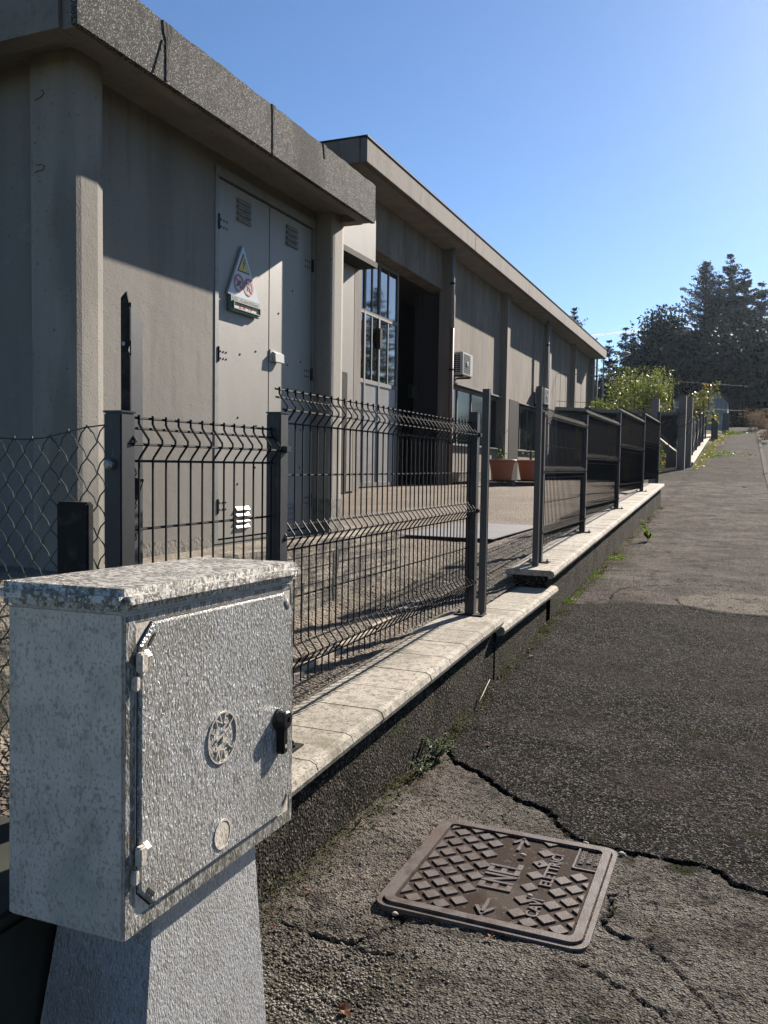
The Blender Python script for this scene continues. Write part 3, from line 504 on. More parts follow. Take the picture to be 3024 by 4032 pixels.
# warning signs on the left leaf
t = thing('warning_sign', 'white triangular high-voltage warning sign with two red prohibition circles on the cabin door', 'sign', (-2.80, 4.45, 2.43))
sx = -2.786
SY = lambda a: 4.265 + a
MB().prism([(4.427, 2.742), (4.615, 2.432), (4.265, 2.432)], -2.80, sx, 'YZ').build('board', M['signwhite'], t)
MB().prism([(4.428, 2.698), (4.500, 2.583), (4.366, 2.583)], sx - .001, sx + .0015, 'YZ').build('warning_border', M['signblack'], t)
MB().prism([(4.428, 2.684), (4.489, 2.590), (4.376, 2.590)], sx, sx + .003, 'YZ').build('warning_field', M['signyellow'], t)
MB().prism([(4.436, 2.665), (4.424, 2.634), (4.433, 2.634), (4.424, 2.602), (4.445, 2.642), (4.435, 2.642), (4.441, 2.664)], sx, sx + .0045, 'YZ').build('lightning_bolt', M['signblack'], t)
for cy, cz, k in ((4.380, 2.512, 0), (4.492, 2.508, 1)):
    RX = Matrix.Translation((sx, cy, cz)) @ Matrix.Rotation(R_(90), 4, 'Y')
    rg = MB(); n = 28
    rg.add([(r * math.cos(2 * math.pi * i / n), r * math.sin(2 * math.pi * i / n), z) for r, z in ((.053, .003), (.042, .003)) for i in range(n)], [(i, (i + 1) % n, n + (i + 1) % n, n + i) for i in range(n)], RX)
    rg.box(-.0045, .0045, -.044, .044, .0025, .0034, RX @ Matrix.Rotation(R_(-40), 4, 'Z'))
    rg.build('red_ring', M['signred'], t)
    pc = MB()
    if k == 0: pc.box(-.018, .002, .004, .022, .001, .002, RX).box(.006, .020, -.022, -.008, .001, .002, RX).box(-.004, .010, -.01, .008, .001, .002, RX)
    else: pc.box(-.026, .010, .002, .020, .001, .002, RX).box(.004, .022, -.016, .012, .001, .002, RX)
    pc.build('pictogram', M['signblack'], t)
t = thing('name_plate', 'green plate with cream number strip under the triangular warning sign', 'sign', (-2.80, 4.45, 2.335))
MB().bbox(-2.80, -2.778, 4.285, 4.61, 2.338, 2.430, .003).build('board', M['signgreen'], t)
MB().box(-2.7795, -2.765, 4.30, 4.60, 2.352, 2.358).box(-2.7795, -2.765, 4.30, 4.60, 2.392, 2.398).box(-2.7795, -2.765, 4.30, 4.306, 2.3585, 2.3915).box(-2.7795, -2.765, 4.594, 4.60, 2.3585, 2.3915).build('number_holder', M['signgreen'], t)
MB().box(-2.779, -2.774, 4.307, 4.593, 2.359, 2.391).build('number_strip', M['signcream'], t)
TX = lambda y, z, x: Matrix.Translation((x, y, z)) @ Matrix(((0, 0, 1, 0), (1, 0, 0, 0), (0, 1, 0, 0), (0, 0, 0, 1)))
for s, y, z, size, x, mm in (('ENEL . Centro di Roma', 4.447, 2.414, .030, -2.7775, 'signcream'), ('JE 56   1 0', 4.44, 2.375, .034, -2.7735, 'signred')):
    v, f = text_geo(s, size, .0006); MB().add(v, f, TX(y, z, x)).build('lettering', M[mm], t)
# board-marked retaining wall of the platform
t = MB(); Rw = random.Random(3)
pts = []
for k in range(26):
    y = 1.0 + k * (6.16 - 1.0) / 25; pts.append((y, .962 + Rw.uniform(-.008, .008)))
x = -2.445
t.prism([(1.0, .3), (6.17, .3)] + [(y, z) for y, z in pts[::-1]], x - .12, x, 'YZ')
ob = t.build('retaining_wall', M['block']); tag(ob, 'stained old board-marked concrete retaining wall behind the near fence', 'wall')
grooves = MB()
for z in (.70, .80, .88): grooves.box(x - .002, x + .0025, 1.0, 6.16, z, z + .004)
grooves.prism([(5.02, .45), (5.045, .45), (5.05, .7), (5.10, .86), (5.06, .90), (5.0, .87), (5.0, .6)], x - .001, x + .003, 'YZ').prism([(4.55, .45), (4.56, .45), (4.60, .72), (4.58, .72)], x - .001, x + .003, 'YZ')
grooves.build('crack', M['stain'], ob)
tag(MB().box(-3.49, -2.40, 8.74, 11.08, .672, .680).build('steel_plate', M['plate']), 'large rust-stained steel plate lying flat on the yard behind the gateway', 'steel plate')
ed = MB(); 
for a in np.arange(3.2, 7.2, .5): ed.bbox(-1.99 - (a - 3.2) * .045, -1.955 - (a - 3.2) * .045, a, a + .495, float(yard_z(np.array([-1.97]), np.array([a]))[0]) - .03, float(yard_z(np.array([-1.97]), np.array([a]))[0]) + .035, .004)
tag(ed.build('stone_edging', M['edging']), 'thin pale stone edging strip in the gravel behind the near fence', 'edging')
# ------------------------------------------------------------------ long industrial building
B2 = thing('industrial_building', 'long low concrete factory building with deep eaves, pilasters and strip windows', 'building', (-9, 31, .93))
WX = -7.3; g0 = .6
wl = MB(); zs, zl = 2.0, 3.66
wl.box(-16, WX, 11.2, 15.7, g0, 7.028)                     # part behind the cabin
wl.box(-7.72, WX - .002, 15.7, 21.6, 6.0, 7.028)              # over the doorway
bays = [(21.6, 27.4), (27.7, 34.0), (34.3, 39.6), (39.9, 45.9)]
wl.box(-8.1, WX, 21.6, 44.9, zl, 7.028).box(-8.1, WX, 21.6, 44.9, g0, zs).box(-8.1, WX, 34.4, 44.9, zs, zl)
wl.box(-16, -8.11, 44.6, 44.9, g0, 7.028).box(-16, -15.8, 15.7, 44.6, g0, 7.028)
wl.build('wall', M['b2wall'], B2)
for y in (21.24, 27.05, 33.6, 39.25, 44.4):
    MB().bbox(WX - .1, -7.08, y, y + .38, g0, 7.027, .01).build('pilaster', M['b2pillar'], B2)
MB().bbox(WX - .4, WX + .03, 15.70, 16.05, g0, 6.0, .01).build('door_jamb', M['b2pillar'], B2)
EX = -6.555; zb, zt = 7.03, 7.473
MB().box(-16.5, EX - .02, 14.64, 44.96, zb, zt - .1).build('roof', M['soffit'], B2)
fb = MB(); jn = [14.62, 21.6, 27.65, 33.75, 39.6, 44.98]
for a, c in zip(jn[:-1], jn[1:]): fb.bbox(EX - .14, EX, a + .006, c - .006, zb - .004, zt, .008)
fb.bbox(-16.5, EX - .142, 14.61, 14.72, zb - .004, zt, .008).build('fascia', M['b2fascia'], B2)
MB().box(-16.5, EX + .02, 14.6, 45.0, zt + .002, zt + .03).build('roof_flashing', M['darksteel'], B2)
for y, m_ in ((21.12, 1), (32.85, 0), (44.9, 0)):
    P = MB().tube([(-7.0, y, 7.02), (-7.0, y, 5.0 if m_ else 1.0)], .055, 10); P.build('drainpipe', M['pipe_grey'], B2, True)
    if m_: MB().tube([(-7.0, y, 4.99), (-7.0, y, .95)], .058, 10).build('drainpipe', M['pipe_red'], B2, True)
    for z in (6.1, 3.9, 2.0): MB().tube([(-7.0, y, z), (-7.0, y, z + .05)], .068, 10).build('pipe_clamp', M['darksteel'], B2)
# sliding glass and panel door, recessed
dx = -7.65
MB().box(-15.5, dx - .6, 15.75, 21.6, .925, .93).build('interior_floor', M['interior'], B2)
inn = MB().box(-8.9, -8.85, 20.2, 25, .93, 6.1).box(-8.10, -7.98, 21.3, 21.58, .93, 6.0).box(-15.4, -15.3, 15.8, 25, .93, 6.2).box(-15.3, -7.7, 25.0, 25.1, .93, 6.2).box(-15.3, -7.722, 15.72, 24.9, 6.0, 6.08).box(-8.0, -7.305, 21.56, 21.598, .95, 5.998)  # dark lining at the reveal paints in the shade of the doorway
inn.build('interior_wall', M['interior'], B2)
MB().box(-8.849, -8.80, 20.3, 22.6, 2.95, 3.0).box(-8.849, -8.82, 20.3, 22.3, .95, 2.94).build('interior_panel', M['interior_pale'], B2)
D = MB()
for y in (16.06, 17.03, 17.83, 18.92): D.box(dx - .02, dx + .03, y - .035, y + .035, .95, 5.985)
for y in (16.5, 17.43, 18.36): D.box(dx - .015, dx + .02, y - .02, y + .02, 3.3, 5.985)
for z in (.96, 3.22, 4.72, 5.9): D.box(dx - .015, dx + .026, 16.06, 18.92, z, z + .09)
Df = D.build('glazed_door', M['frame_al'], B2)
MB().box(dx - .008, dx, 16.07, 18.9, 3.3, 5.9).build('glass_pane', M['glass'], Df)
MB().box(dx - .012, dx + .004, 16.07, 18.9, .99, 3.24).build('door_panel', M['doorpanel'], Df)
MB().bbox(dx + .03, dx + .09, 17.72, 17.86, 4.05, 4.5, .01).build('handle', M['darksteel'], Df)
# strip windows
def strip_window(y0, y1, muls):
    W = MB(); 
    for y in [y0, y1] + muls: W.box(WX - .14, WX - .07, y - .03, y + .03, zs + .06, zl - .02)
    W.box(WX - .14, WX - .07, y0, y1, zl - .1, zl - .001).box(WX - .14, WX - .07, y0, y1, zs + .001, zs + .07)
    f = W.build('window', M['frame_al'], B2)
    MB().box(WX - .115, WX - .10, y0, y1, zs + .05, zl - .05).build('pane', M['glass2'], f)
    MB().box(WX - .1, WX + .10, y0 - .02, y1 + .02, zl + .0, zl + .04).build('window_hood', M['pipe_grey'], f)
    MB().box(WX - .06, WX + .07, y0 - .02, y1 + .02, zs - .05, zs - .015).box(WX - .06, WX + .10, y0 - .02, y1 + .02, zs + .002, zs + .03).build('window_sill', M['frame_al'], f)
strip_window(21.75, 27.05, [22.85, 24.2, 25.65])
strip_window(29.15, 33.4, [30.2, 31.3])
MB().bbox(WX - .05, WX + .16, 27.72, 29.05, g0 + .33, 3.68, .01).build('side_door', M['darksteel'], B2)
# white corrugated shutter box and cream wall beyond the cabin
t = thing('shutter_box', 'pale ribbed metal shutter box projecting under the factory eaves beside the cabin roof', 'shutter box', (-7.1, 13.5, 5.48))
MB().box(WX + .002, -6.9, 11.5, 15.88, 5.49, 6.55).build('casing', M['corr'], t)
MB().box(WX + .002, -6.87, 11.5, 15.92, 5.38, 5.485).build('guide_rail', M['darksteel'], t)
MB().box(WX + .002, WX + .028, 12.0, 15.69, .9, 5.37).build('shutter_curtain', M['corr'], t)
b = MB().bbox(-6.86, -6.74, 14.0, 14.30, .9, 3.13, .008); tag(b.build('gate_stop_post', M['darksteel']), 'dark rectangular steel post standing on the yard beside the cabin corner', 'post')
t = thing('exit_sign', 'small green safety sign on the dark wall inside the open doorway', 'sign', (-8.84, 23.2, 3.42))
MB().box(-8.85, -8.83, 22.84, 23.72, 3.40, 3.76).build('board', M['exitgreen'], t)
MB().box(-8.831, -8.826, 23.12, 23.40, 3.46, 3.72).box(-8.831, -8.826, 22.9, 23.66, 3.405, 3.43).build('pictogram', M['signwhite'], t)
# air conditioners
def ac(y0, label, zt=4.47):
    t = thing('air_conditioner', label, 'air conditioner', (-7.05, y0 + .45, zt - .6), 0, 'outdoor air conditioner units on the factory wall')
    x0, x1, y1, z0 = -7.24, -6.88, y0 + .92, zt - .60
    MB().bbox(x0, x1, y0, y1, z0, zt, .015).build('casing', M['acwhite'], t)
    g = MB().box(x0 + .03, x1 - .07, y0 - .003, y0 + .004, z0 + .06, zt - .05).build('side_vent', M['dark'], t)
    s = MB()
    for k in range(9): z = z0 + .09 + k * .053; s.box(x0 + .03, x1 - .07, y0 - .008, y0 - .0035, z, z + .014)
    for k in (0.33, .66): s.box(x0 + .03 + k * (x1 - x0 - .1) - .006, x0 + .03 + k * (x1 - x0 - .1) + .006, y0 - .0092, y0 - .0082, z0 + .06, zt - .05)
    s.build('slat', M['acwhite'], t)
    MB().box(x1 - .003, x1 + .003, y0 + .1, y0 + .66, z0 + .05, zt - .05).build('fan_grille', M['dark'], t)
    f = MB()
    for k in range(9): f.box(x1 + .004, x1 + .009, y0 + .1, y0 + .66, z0 + .07 + k * .058, z0 + .076 + k * .058)
    for k in range(5): f.box(x1 + .0095, x1 + .013, y0 + .12 + k * .13, y0 + .126 + k * .13, z0 + .05, zt - .05)
    f.build('grille_wires', M['acwhite'], t)
    MB().lathe([(.07, 0), (.07, .012), (.05, .018)], 20, Matrix.Translation((x1 + .012, y0 + .38, (z0 + zt) / 2)) @ Matrix.Rotation(R_(90), 4, 'Y')).build('badge', M['signwhite'], t)
    for yb in (y0 + .12, y1 - .16): MB().box(WX + .001, x1 - .02, yb, yb + .04, z0 - .05, z0 - .005).build('bracket', M['darksteel'], t)
ac(21.72 - .0, 'pale air conditioner unit bracketed to the wall beside the drainpipe, above the first windows')
ac(31.95, 'smaller-looking air conditioner unit half hidden by the far steel gatepost', 4.42)
# planters
def planter(x, y, rim, label, seed):
    rg = random.Random(seed); z0 = 1.095
    t = thing('planter', label, 'planter', (x, y, z0), 0, 'terracotta planters by the factory wall')
    s = rim / .375
    MB().lathe([(r * s, z0 + h * s) for r, h in ((.235, 0), (.25, .02), (.325, .44), (.34, .47), (.375, .475), (.38, .53), (.35, .535), (.33, .50), (.0, .49))], 32, Matrix.Translation((x, y, 0)) @ Matrix.Translation((0, 0, z0 - z0 * 1))).build('pot', M['terracotta'], t, True)
    tr = thing('potted_shrub', 'bare twiggy shrub growing in the ' + ('first' if seed == 1 else 'second') + ' terracotta planter', 'shrub', (x, y, z0 + .49 * s), 0, 'bare shrubs in the terracotta planters')
    b = MB()
    def grow(p, d, l, r, k):
        q = p + d * l; b.tube([p, p + d * l * .5 + Vector((rg.uniform(-.02, .02), 0, 0)), q], [r, r * .85, r * .65], 5)
        if k:
            for _ in range(rg.choice((2, 3))): grow(q, (d + Vector((rg.uniform(-.9, .9), rg.uniform(-.9, .9), rg.uniform(-.1, .6)))).normalized(), l * rg.uniform(.6, .85), r * .6, k - 1)
    grow(Vector((x, y, z0 + .48 * s)), Vector((.05, 0, 1)), .32, .03, 4); b.build('branches', M['bark'], tr)
    n = 40 if seed == 1 else 10; C = np.array([x, y, z0 + .62]) + RNG.normal(size=(n, 3)) * (.09, .09, .12); V, F = cards(C, rnd(n), rnd(n), np.full(n, .08), np.full(n, .05)); bigmesh('leaves', V, F, M['weed'], tr)
    bd = MB()
    bd.box(x - .36, x + .12, y - .3, y + .3, .93, 1.035).box(x + .16, x + .33, y - .22, y + .2, .93, 1.045).box(x - .32, x + .34, y - .12, y + .12, 1.046, 1.094)
    tag(bd.build('plank_stand', M['wood']), 'low stand of weathered planks under the ' + ('left' if seed == 1 else 'right') + ' terracotta planter', 'stand', 'plank stands under the planters')
planter(-5.72, 21.6, .375, 'terracotta planter standing left of the other, with green shoots in it', 1)
planter(-5.25, 22.75, .375, 'terracotta planter partly hidden behind the far steel gatepost', 2)
tag(MB().prism([(WX + .02, 1.28), (-6.95, 1.28), (-7.02, 1.02), (WX + .02, 1.0)], 21.95, 24.6, 'XZ').build('trough', M['coping']), 'long pale stone trough against the wall under the first windows', 'trough')
# ------------------------------------------------------------------ raised terrace, shed under it, railing
T = thing('garden_shed', 'dark shed with yellow lit openings under the raised terrace behind the long fence', 'shed', (-5, 38, .95))
A = Vector((-7.28, 36.1, 0)); Bp = Vector((-2.55, 41.2, 0)); dv = (Bp - A).normalized(); nv = Vector((-dv.y, dv.x, 0))
MX = Matrix(((dv.x, nv.x, 0, A.x), (dv.y, nv.y, 0, A.y), (0, 0, 1, 0), (0, 0, 0, 1))); Ln = (Bp - A).length
sh = MB()
o1 = (1.25, 1.85); o2 = (3.0, 4.35)
sh.box(-.05, o1[0], .3, .5, .6, 3.85, MX).box(o1[1], o2[0], .3, .5, .6, 3.85, MX).box(o2[1], Ln, .3, .5, .6, 3.85, MX)
for a, c in (o1, o2): sh.box(a, c, .3, .5, .6, 1.75, MX).box(a, c, .3, .5, 3.35, 3.85, MX)
sh.box(-.05, 0, .5, 3.5, .6, 3.85, MX).box(Ln - .1, Ln, .5, 3.5, .6, 3.85, MX)
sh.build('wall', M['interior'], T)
MB().box(1.1, 4.6, .75, .78, 1.5, 3.5, MX).build('yellow_sheet', M['yellow'], T)
MB().box(3.15, 4.0, .60, .66, 2.55, 3.0, MX).box(3.6, 4.1, .6, .66, 1.8, 2.2, MX).build('stored_timber', M['wood'], T)
MB().box(-.05, Ln + .1, .0, 1.2, 3.86, 4.0, MX).box(-.05, Ln + .1, 1.205, 10, 3.8, 3.95, MX).build('terrace_slab', M['soffit'], T)
rl = thing('railing', 'thin spiked metal railing along the edge of the raised terrace', 'railing', (-5, 38.5, 4.0))
r_ = MB(); r_.tube([tuple(MX @ Vector((.0, .12, 5.42))), tuple(MX @ Vector((Ln + 4.2, .12, 5.42)))], .012, 5); r_.tube([tuple(MX @ Vector((0, .12, 4.25))), tuple(MX @ Vector((Ln + 4.2, .12, 4.25)))], .012, 5)
for k in range(int((Ln + 4.2) / .27) + 1):
    a = k * .27; q = MX @ Vector((a, .12, 0)); r_.tube([(q.x, q.y, 4.0), (q.x, q.y, 5.70), (q.x, q.y, 5.78)], [.008, .008, .002] if k % 8 else [.02, .02, .004], 4)
r_.build('bars', M['wire'], rl)
# ------------------------------------------------------------------ plants and trees
def leaf_bush(name, label, cat, c, ext, n, size, mt, seed, stems=14, group=None, aspect=.6, clumps=14):
    rng = np.random.default_rng(seed); t = thing(name, label, cat, c, 0, group); b = MB(); ext = np.array(ext); c = np.array(c, float); pts = []
    for k in range(clumps):
        a = rng.uniform(-1, 1, 3) * (.8, .8, 1); cc = c + np.array([a[0] * ext[0], a[1] * ext[1], ext[2] * (.45 + .38 * a[2])]); s = rng.uniform(.16, .34)
        pts.append(cc + np.clip(rng.normal(size=(n // clumps, 3)), -1.7, 1.7) * ext * (s, s, s * .6)); 
        if k < stems: b.tube([tuple(c + (rng.uniform(-.5, .5) * ext[0], rng.uniform(-.5, .5) * ext[1], 0)), tuple((c + cc) / 2 + rng.normal(size=3) * .05), tuple(cc)], [.02 * size * 8, .012 * size * 8, .004], 5)
    P = np.concatenate(pts); P = P[P[:, 2] > c[2] - .02]; m_ = len(P); V, F = cards(P, rnd(m_, rng) + [0, 0, -.3], rnd(m_, rng), rng.uniform(.7, 1.3, m_) * size, rng.uniform(.7, 1.2, m_) * size * aspect)
    bigmesh('foliage', V, F, M[mt], t); b.build('stems', M['bark'], t); return t
def conifer(label, base, H, R, seed, mt='needle', dens=1.0, droop=.15, tiers=34, top=.05, group='dark conifers on the hill beyond the path', skip=.0, spray=.42):
    rng = np.random.default_rng(seed); t = thing('conifer', label, 'tree', base, 0, group); b = MB(); x, y, z = base
    b.tube([(x, y, z - .3), (x + .1, y, z + H * .5), (x, y, z + H)], [H * .018, H * .011, .02], 7); C = []; Dv = []
    for k in range(tiers * 3):
        f = (k / 3 + rng.uniform(-.6, 1.4)) / tiers; f = min(max(f, 0), .985); zz = z + H * (skip + (1 - skip) * f); r = R * (1 - f) ** .95 * rng.uniform(.55, 1.15) + .12
        for j in range(3 if f < .7 else 4):
            a = rng.uniform(0, 2 * math.pi); rl_ = r * rng.uniform(.55, 1.12); d = np.array([math.cos(a), math.sin(a), -droop + .75 * f ** 2]); e = np.array([x, y, zz]) + d * rl_
            if j < 4 and rl_ > .6: b.tube([(x, y, zz), tuple(np.array([x, y, zz]) + d * rl_ * .9)], [.035 + .02 * (1 - f), .01], 4, False)
            n = max(8, int(rl_ * 17 * dens)); u = rng.uniform(.12, 1, n) ** .8; P = np.array([x, y, zz]) + d * (rl_ * u)[:, None]; P[:, 2] -= .10 * rl_ * u ** 2 * 2 * droop; wd = (.10 + .18 * rl_ * (1 - u) * .6)[:, None]
            P += rng.normal(size=(n, 3)) * wd * (1, 1, .45); side = np.array([-math.sin(a), math.cos(a), 0]); sg = rng.choice((-1, 1), n)[:, None]
            C.append(P); Dv.append(d + side * sg * rng.uniform(.2, 1.1, n)[:, None] + rng.normal(size=(n, 3)) * .25)
    C = np.concatenate(C); Dv = np.concatenate(Dv); n = len(C); V, F = cards(C, Dv, np.array([0, 0, 1]) + rng.normal(size=(n, 3)) * .6, rng.uniform(.5, 1.1, n) * spray * np.clip(1.1 - .65 * (C[:, 2] - z) / H, .35, 1), rng.uniform(.22, .4, n) * spray)
    bigmesh('crown', V, F, M[mt], t); b.build('trunk', M['bark'], t); return t
conifer('tallest dark conifer, its spire highest of all the trees', (-1.7, 95, 4.6), 18.9, 8.6, 1, spray=.52, dens=1.8)
conifer('feathery bluish cedar left of the tallest conifer, branches reaching out to the left', (-3.9, 92, 4.6), 17.6, 9.0, 2, 'needleblue', droop=-.12, tiers=40, spray=.46, dens=1.7)
conifer('narrow dark conifer tucked between the cedar and the tallest spire', (-2.75, 97, 4.6), 17.3, 6.5, 3, spray=.52, dens=1.6)
conifer('dark conifer just right of the tallest spire', (-.3, 95, 4.6), 17.3, 7.8, 4, spray=.52, dens=1.6)
leaf_bush('evergreen_tree', 'dark evergreen crown filling in behind the cedar and spires', 'tree', (-2.6, 99, 4.6), (4.4, 2.5, 12.4), 42000, .42, 'needle', 27, 10, 'broad evergreens on the hill', clumps=60)
leaf_bush('evergreen_tree', 'dark evergreen crown behind the shorter conifer at the right edge', 'tree', (1.6, 99, 4.6), (3.6, 2.5, 11.5), 34000, .42, 'needle', 28, 10, 'broad evergreens on the hill', clumps=50)
conifer('shorter dark conifer at the right edge of the picture', (1.3, 93, 4.6), 15.4, 7.5, 5, spray=.52, dens=1.6)
conifer('dark conifer behind the leafy bush, the taller of the two left spires', (-11.9, 95, 4.6), 11.9, 4.6, 6, spray=.5, tiers=26)
conifer('dark conifer spire close beside the taller left one, slightly lower', (-11.2, 96, 4.6), 11.4, 4.0, 7, spray=.5, tiers=26)
conifer('slim dark conifer between the left pair and the round pine', (-10.5, 98, 4.6), 12.0, 2.6, 8, spray=.45, tiers=26)
conifer('very slim spire rising out of the round pine against the contrail', (-9.0, 96, 4.6), 13.1, 2.0, 9, spray=.4, tiers=28)
conifer('dark conifer at the far left end of the tree group behind the factory corner', (-13.6, 95, 4.6), 10.6, 4.6, 10, spray=.5, tiers=24)
conifer('lone conifer tip showing above the factory roof', (-17.4, 95, 4.6), 14.3, 6.5, 11, spray=.5, droop=-.1, tiers=28)
conifer('conifer standing across the road, seen mirrored in the factory door glass', (10.6, 60, 4.2), 10.6, 5.0, 12, spray=.45)
conifer('second conifer across the road outside the right of the frame', (13.4, 63, 4.3), 8.6, 4.6, 13, spray=.45, tiers=26)
leaf_bush('evergreen_tree', 'broad round-topped pine filling the middle of the tree group', 'tree', (-7.9, 93, 4.6), (2.9, 2.5, 12.6), 34000, .36, 'needle', 20, 10, 'broad evergreens on the hill', clumps=44)
leaf_bush('evergreen_tree', 'paler green broad tree at the left flank of the round pine', 'tree', (-10.0, 90, 4.6), (1.7, 1.6, 8.8), 8000, .38, 'needleblue', 21, 10, 'broad evergreens on the hill', clumps=30)
leaf_bush('evergreen_tree', 'dark evergreen mass below the cedar at the end of the path', 'tree', (-4.2, 84, 4.4), (3.6, 2.0, 8.5), 34000, .36, 'needle', 22, 10, 'broad evergreens on the hill', clumps=40)
leaf_bush('evergreen_tree', 'dark evergreen mass at the right edge beyond the dry bush', 'tree', (.9, 80, 4.4), (2.8, 2.0, 8.5), 34000, .36, 'needle', 23, 10, 'broad evergreens on the hill', clumps=40)
leaf_bush('evergreen_tree', 'low dark evergreen behind the leafy green bush', 'tree', (-8.6, 82, 4.4), (3.6, 2.0, 5.8), 20000, .38, 'needle', 24, 10, 'broad evergreens on the hill', clumps=36)
leaf_bush('evergreen_tree', 'low dark evergreen behind the factory end wall', 'tree', (-13.2, 84, 4.4), (3.4, 2.0, 5.2), 10000, .42, 'needle', 25, 10, 'broad evergreens on the hill', clumps=36)
leaf_bush('hedge', 'long dark hedge across the road outside the right of the frame', 'hedge', (10.6, 52, 3.4), (2.0, 12, 4.4), 14000, .34, 'needle', 26, 8, clumps=60)
leaf_bush('leafy_bush', 'large sunlit bright green leafy bush behind the terrace railing', 'bush', (-4.8, 43.6, 3.95), (1.5, .8, 2.15), 7000, .10, 'leaf', 30, 20, clumps=44)
leaf_bush('leafy_bush', 'small green bush at the foot of the factory end pilaster on the terrace', 'bush', (-6.9, 43.3, 3.95), (.6, .4, .9), 400, .13, 'leaf', 31, 6)
leaf_bush('yellowing_shrub', 'yellow-green shrub hanging over the far dark fence', 'shrub', (-1.75, 43.5, 3.6), (.75, .6, 2.0), 800, .15, 'leafyellow', 32, 12, clumps=22)
leaf_bush('dry_bush', 'sunlit dry beige bush at the top end of the path', 'bush', (.75, 56, 3.85), (.85, .7, 1.15), 1800, .10, 'drybush', 33, 16, aspect=.4)
leaf_bush('dry_bush', 'smaller dry beige bush at the right edge of the path, nearer than the large one', 'bush', (1.05, 46, 2.95), (.35, 1.2, .8), 700, .09, 'drybush', 34, 8, aspect=.4)
leaf_bush('green_shrub', 'shaded green shrub in the driveway opening beyond the long fence', 'shrub', (-2.75, 26.5, .95), (.55, .8, 1.5), 1600, .09, 'leafyellow', 35, 12, clumps=18)
# bare vine / small tree by the opening
t = thing('bare_tree', 'small bare tree with tangled twigs before the concrete gateposts', 'tree', (-2.45, 28.6, 1.0)); b = MB(); rg = random.Random(5)
def grow(p, d, l, r, k):
    q = p + d * l; b.tube([p, p + d * l * .5 + Vector((rg.uniform(-.04, .04), rg.uniform(-.04, .04), 0)), q], [r, r * .85, r * .65], 5)
    if k:
        for _ in range(3): grow(q, (d * .5 + Vector((rg.uniform(-1, .8), rg.uniform(-.9, .9), rg.uniform(-.15, .5)))).normalized(), l * rg.uniform(.55, .9), r * .62, k - 1)
grow(Vector((-2.45, 28.6, .9)), Vector((.02, 0, 1)), .85, .05, 5); b.build('branches', M['bark'], t)
# ------------------------------------------------------------------ far gateposts, far fence, house, lamp
for x, y, z0, z1, s, lab in ((-1.86, 20.5, 1.0, 3.05, .09, 'short thick concrete pillar standing just behind the end of the long fence'), (-1.82, 29.5, 1.15, 3.84, .12, 'left of the two tall grey concrete gateposts beyond the driveway'), (-1.65, 30.4, 1.2, 3.85, .10, 'right of the two tall grey concrete gateposts, at the start of the far wall'), (-.90, 54, 3.3, 4.75, .19, 'low grey pillar at the far end of the far fence'), (-1.3, 46.8, 2.9, 4.3, .16, 'dark square pillar in front of the small pale house')):
    MBp = MB().bbox(x - s, x + s, y - s, y + s, z0, z1, .012)
    m_ = 'b2pillar' if 'concrete' in lab else ('gatepost' if 'grey' in lab else 'anthracite')
    o = MBp.build('pillar', M[m_]); tag(o, lab, 'pillar', 'pillars along the path')
t = thing('bar_fence', 'far dark fence of solid panels stepping uphill beyond the concrete gateposts', 'fence', (-1.6, 31, 1.7))
for k in range(6):
    y = 31.0 + k * 2.7; zc = float(gz(y)) + .16; zt_ = zc + 1.35
    MB().bbox(-1.75 + .012 * k, -1.67 + .012 * k, y - .04, y + .04, zc, zt_, .004).build('post', M['anthracite'], t)
    if k < 5:
        pn = MB()
        for j in range(22): yy = y + .06 + j * .12; pn.box(-1.712, -1.700, yy, yy + .03, zc + .15, zt_ + .05)
        pn.box(-1.716, -1.697, y, y + 2.7, zc + .12, zc + .15).box(-1.716, -1.697, y, y + 2.7, zt_ - .05, zt_ - .02)
        pn.box(-1.697, -1.690, y, y + 2.7, zc + .1, zc + .13, Matrix.Translation((0, y, zc)) @ Matrix.Rotation(R_(18), 4, 'X') @ Matrix.Translation((0, -y, -zc)))
        pn.build('bar_panel', M['anthracite'], t)
H = thing('small_house', 'small pale house with a gabled end at the top of the path', 'house', (-2.6, 64, 4.0))
MB().prism([(-4.4, 3.9), (-.95, 3.9), (-.95, 6.0), (-1.5, 6.55), (-4.4, 6.1)], 62, 66, 'XZ').build('wall', M['housewall'], H)
MB().prism([(-.8, 5.95), (-1.5, 6.6), (-4.6, 6.12), (-4.6, 6.2), (-1.5, 6.72), (-.75, 6.02)], 61.8, 66.2, 'XZ').build('roof', M['b2fascia'], H)
G = thing('garden_hut', 'low grey hut with one dark window seen through the driveway opening', 'hut', (-4.2, 36.5, .9))
MB().prism([(-4.6, .6), (-2.3, .6), (-2.3, 2.1), (-3.1, 2.75), (-4.6, 2.85)], 34.6, 36.2, 'XZ').build('wall', M['b2wall'], G)
MB().box(-3.45, -2.95, 34.57, 34.62, 1.15, 1.95).build('window', M['dark'], G)
RW = MB().box(-9, -1.75, 44.5, 44.9, .6, 4.1); tag(RW.build('garden_wall', M['housewall']), 'pale garden wall behind the leafy bush and the driveway opening', 'wall')
L = thing('street_lamp', 'distant street lamp with a pale half-dome head before the left conifers', 'street lamp', (-10.3, 70, 4.3))
MB().tube([(-10.4, 70, 3.5), (-10.4, 70, 10.2), (-10.2, 70, 10.55), (-9.4, 70, 10.7)], [.09, .06, .05, .045], 8).build('pole', M['pipe_grey'], L)
MB().lathe([(.46, 0), (.42, .12), (.28, .25), (.1, .33), (.02, .34)], 20, Matrix.Translation((-8.75, 70, 10.35)) @ Matrix.Rotation(R_(-14), 4, 'Y')).build('lamp_head', M['pipe_grey'], L, True)
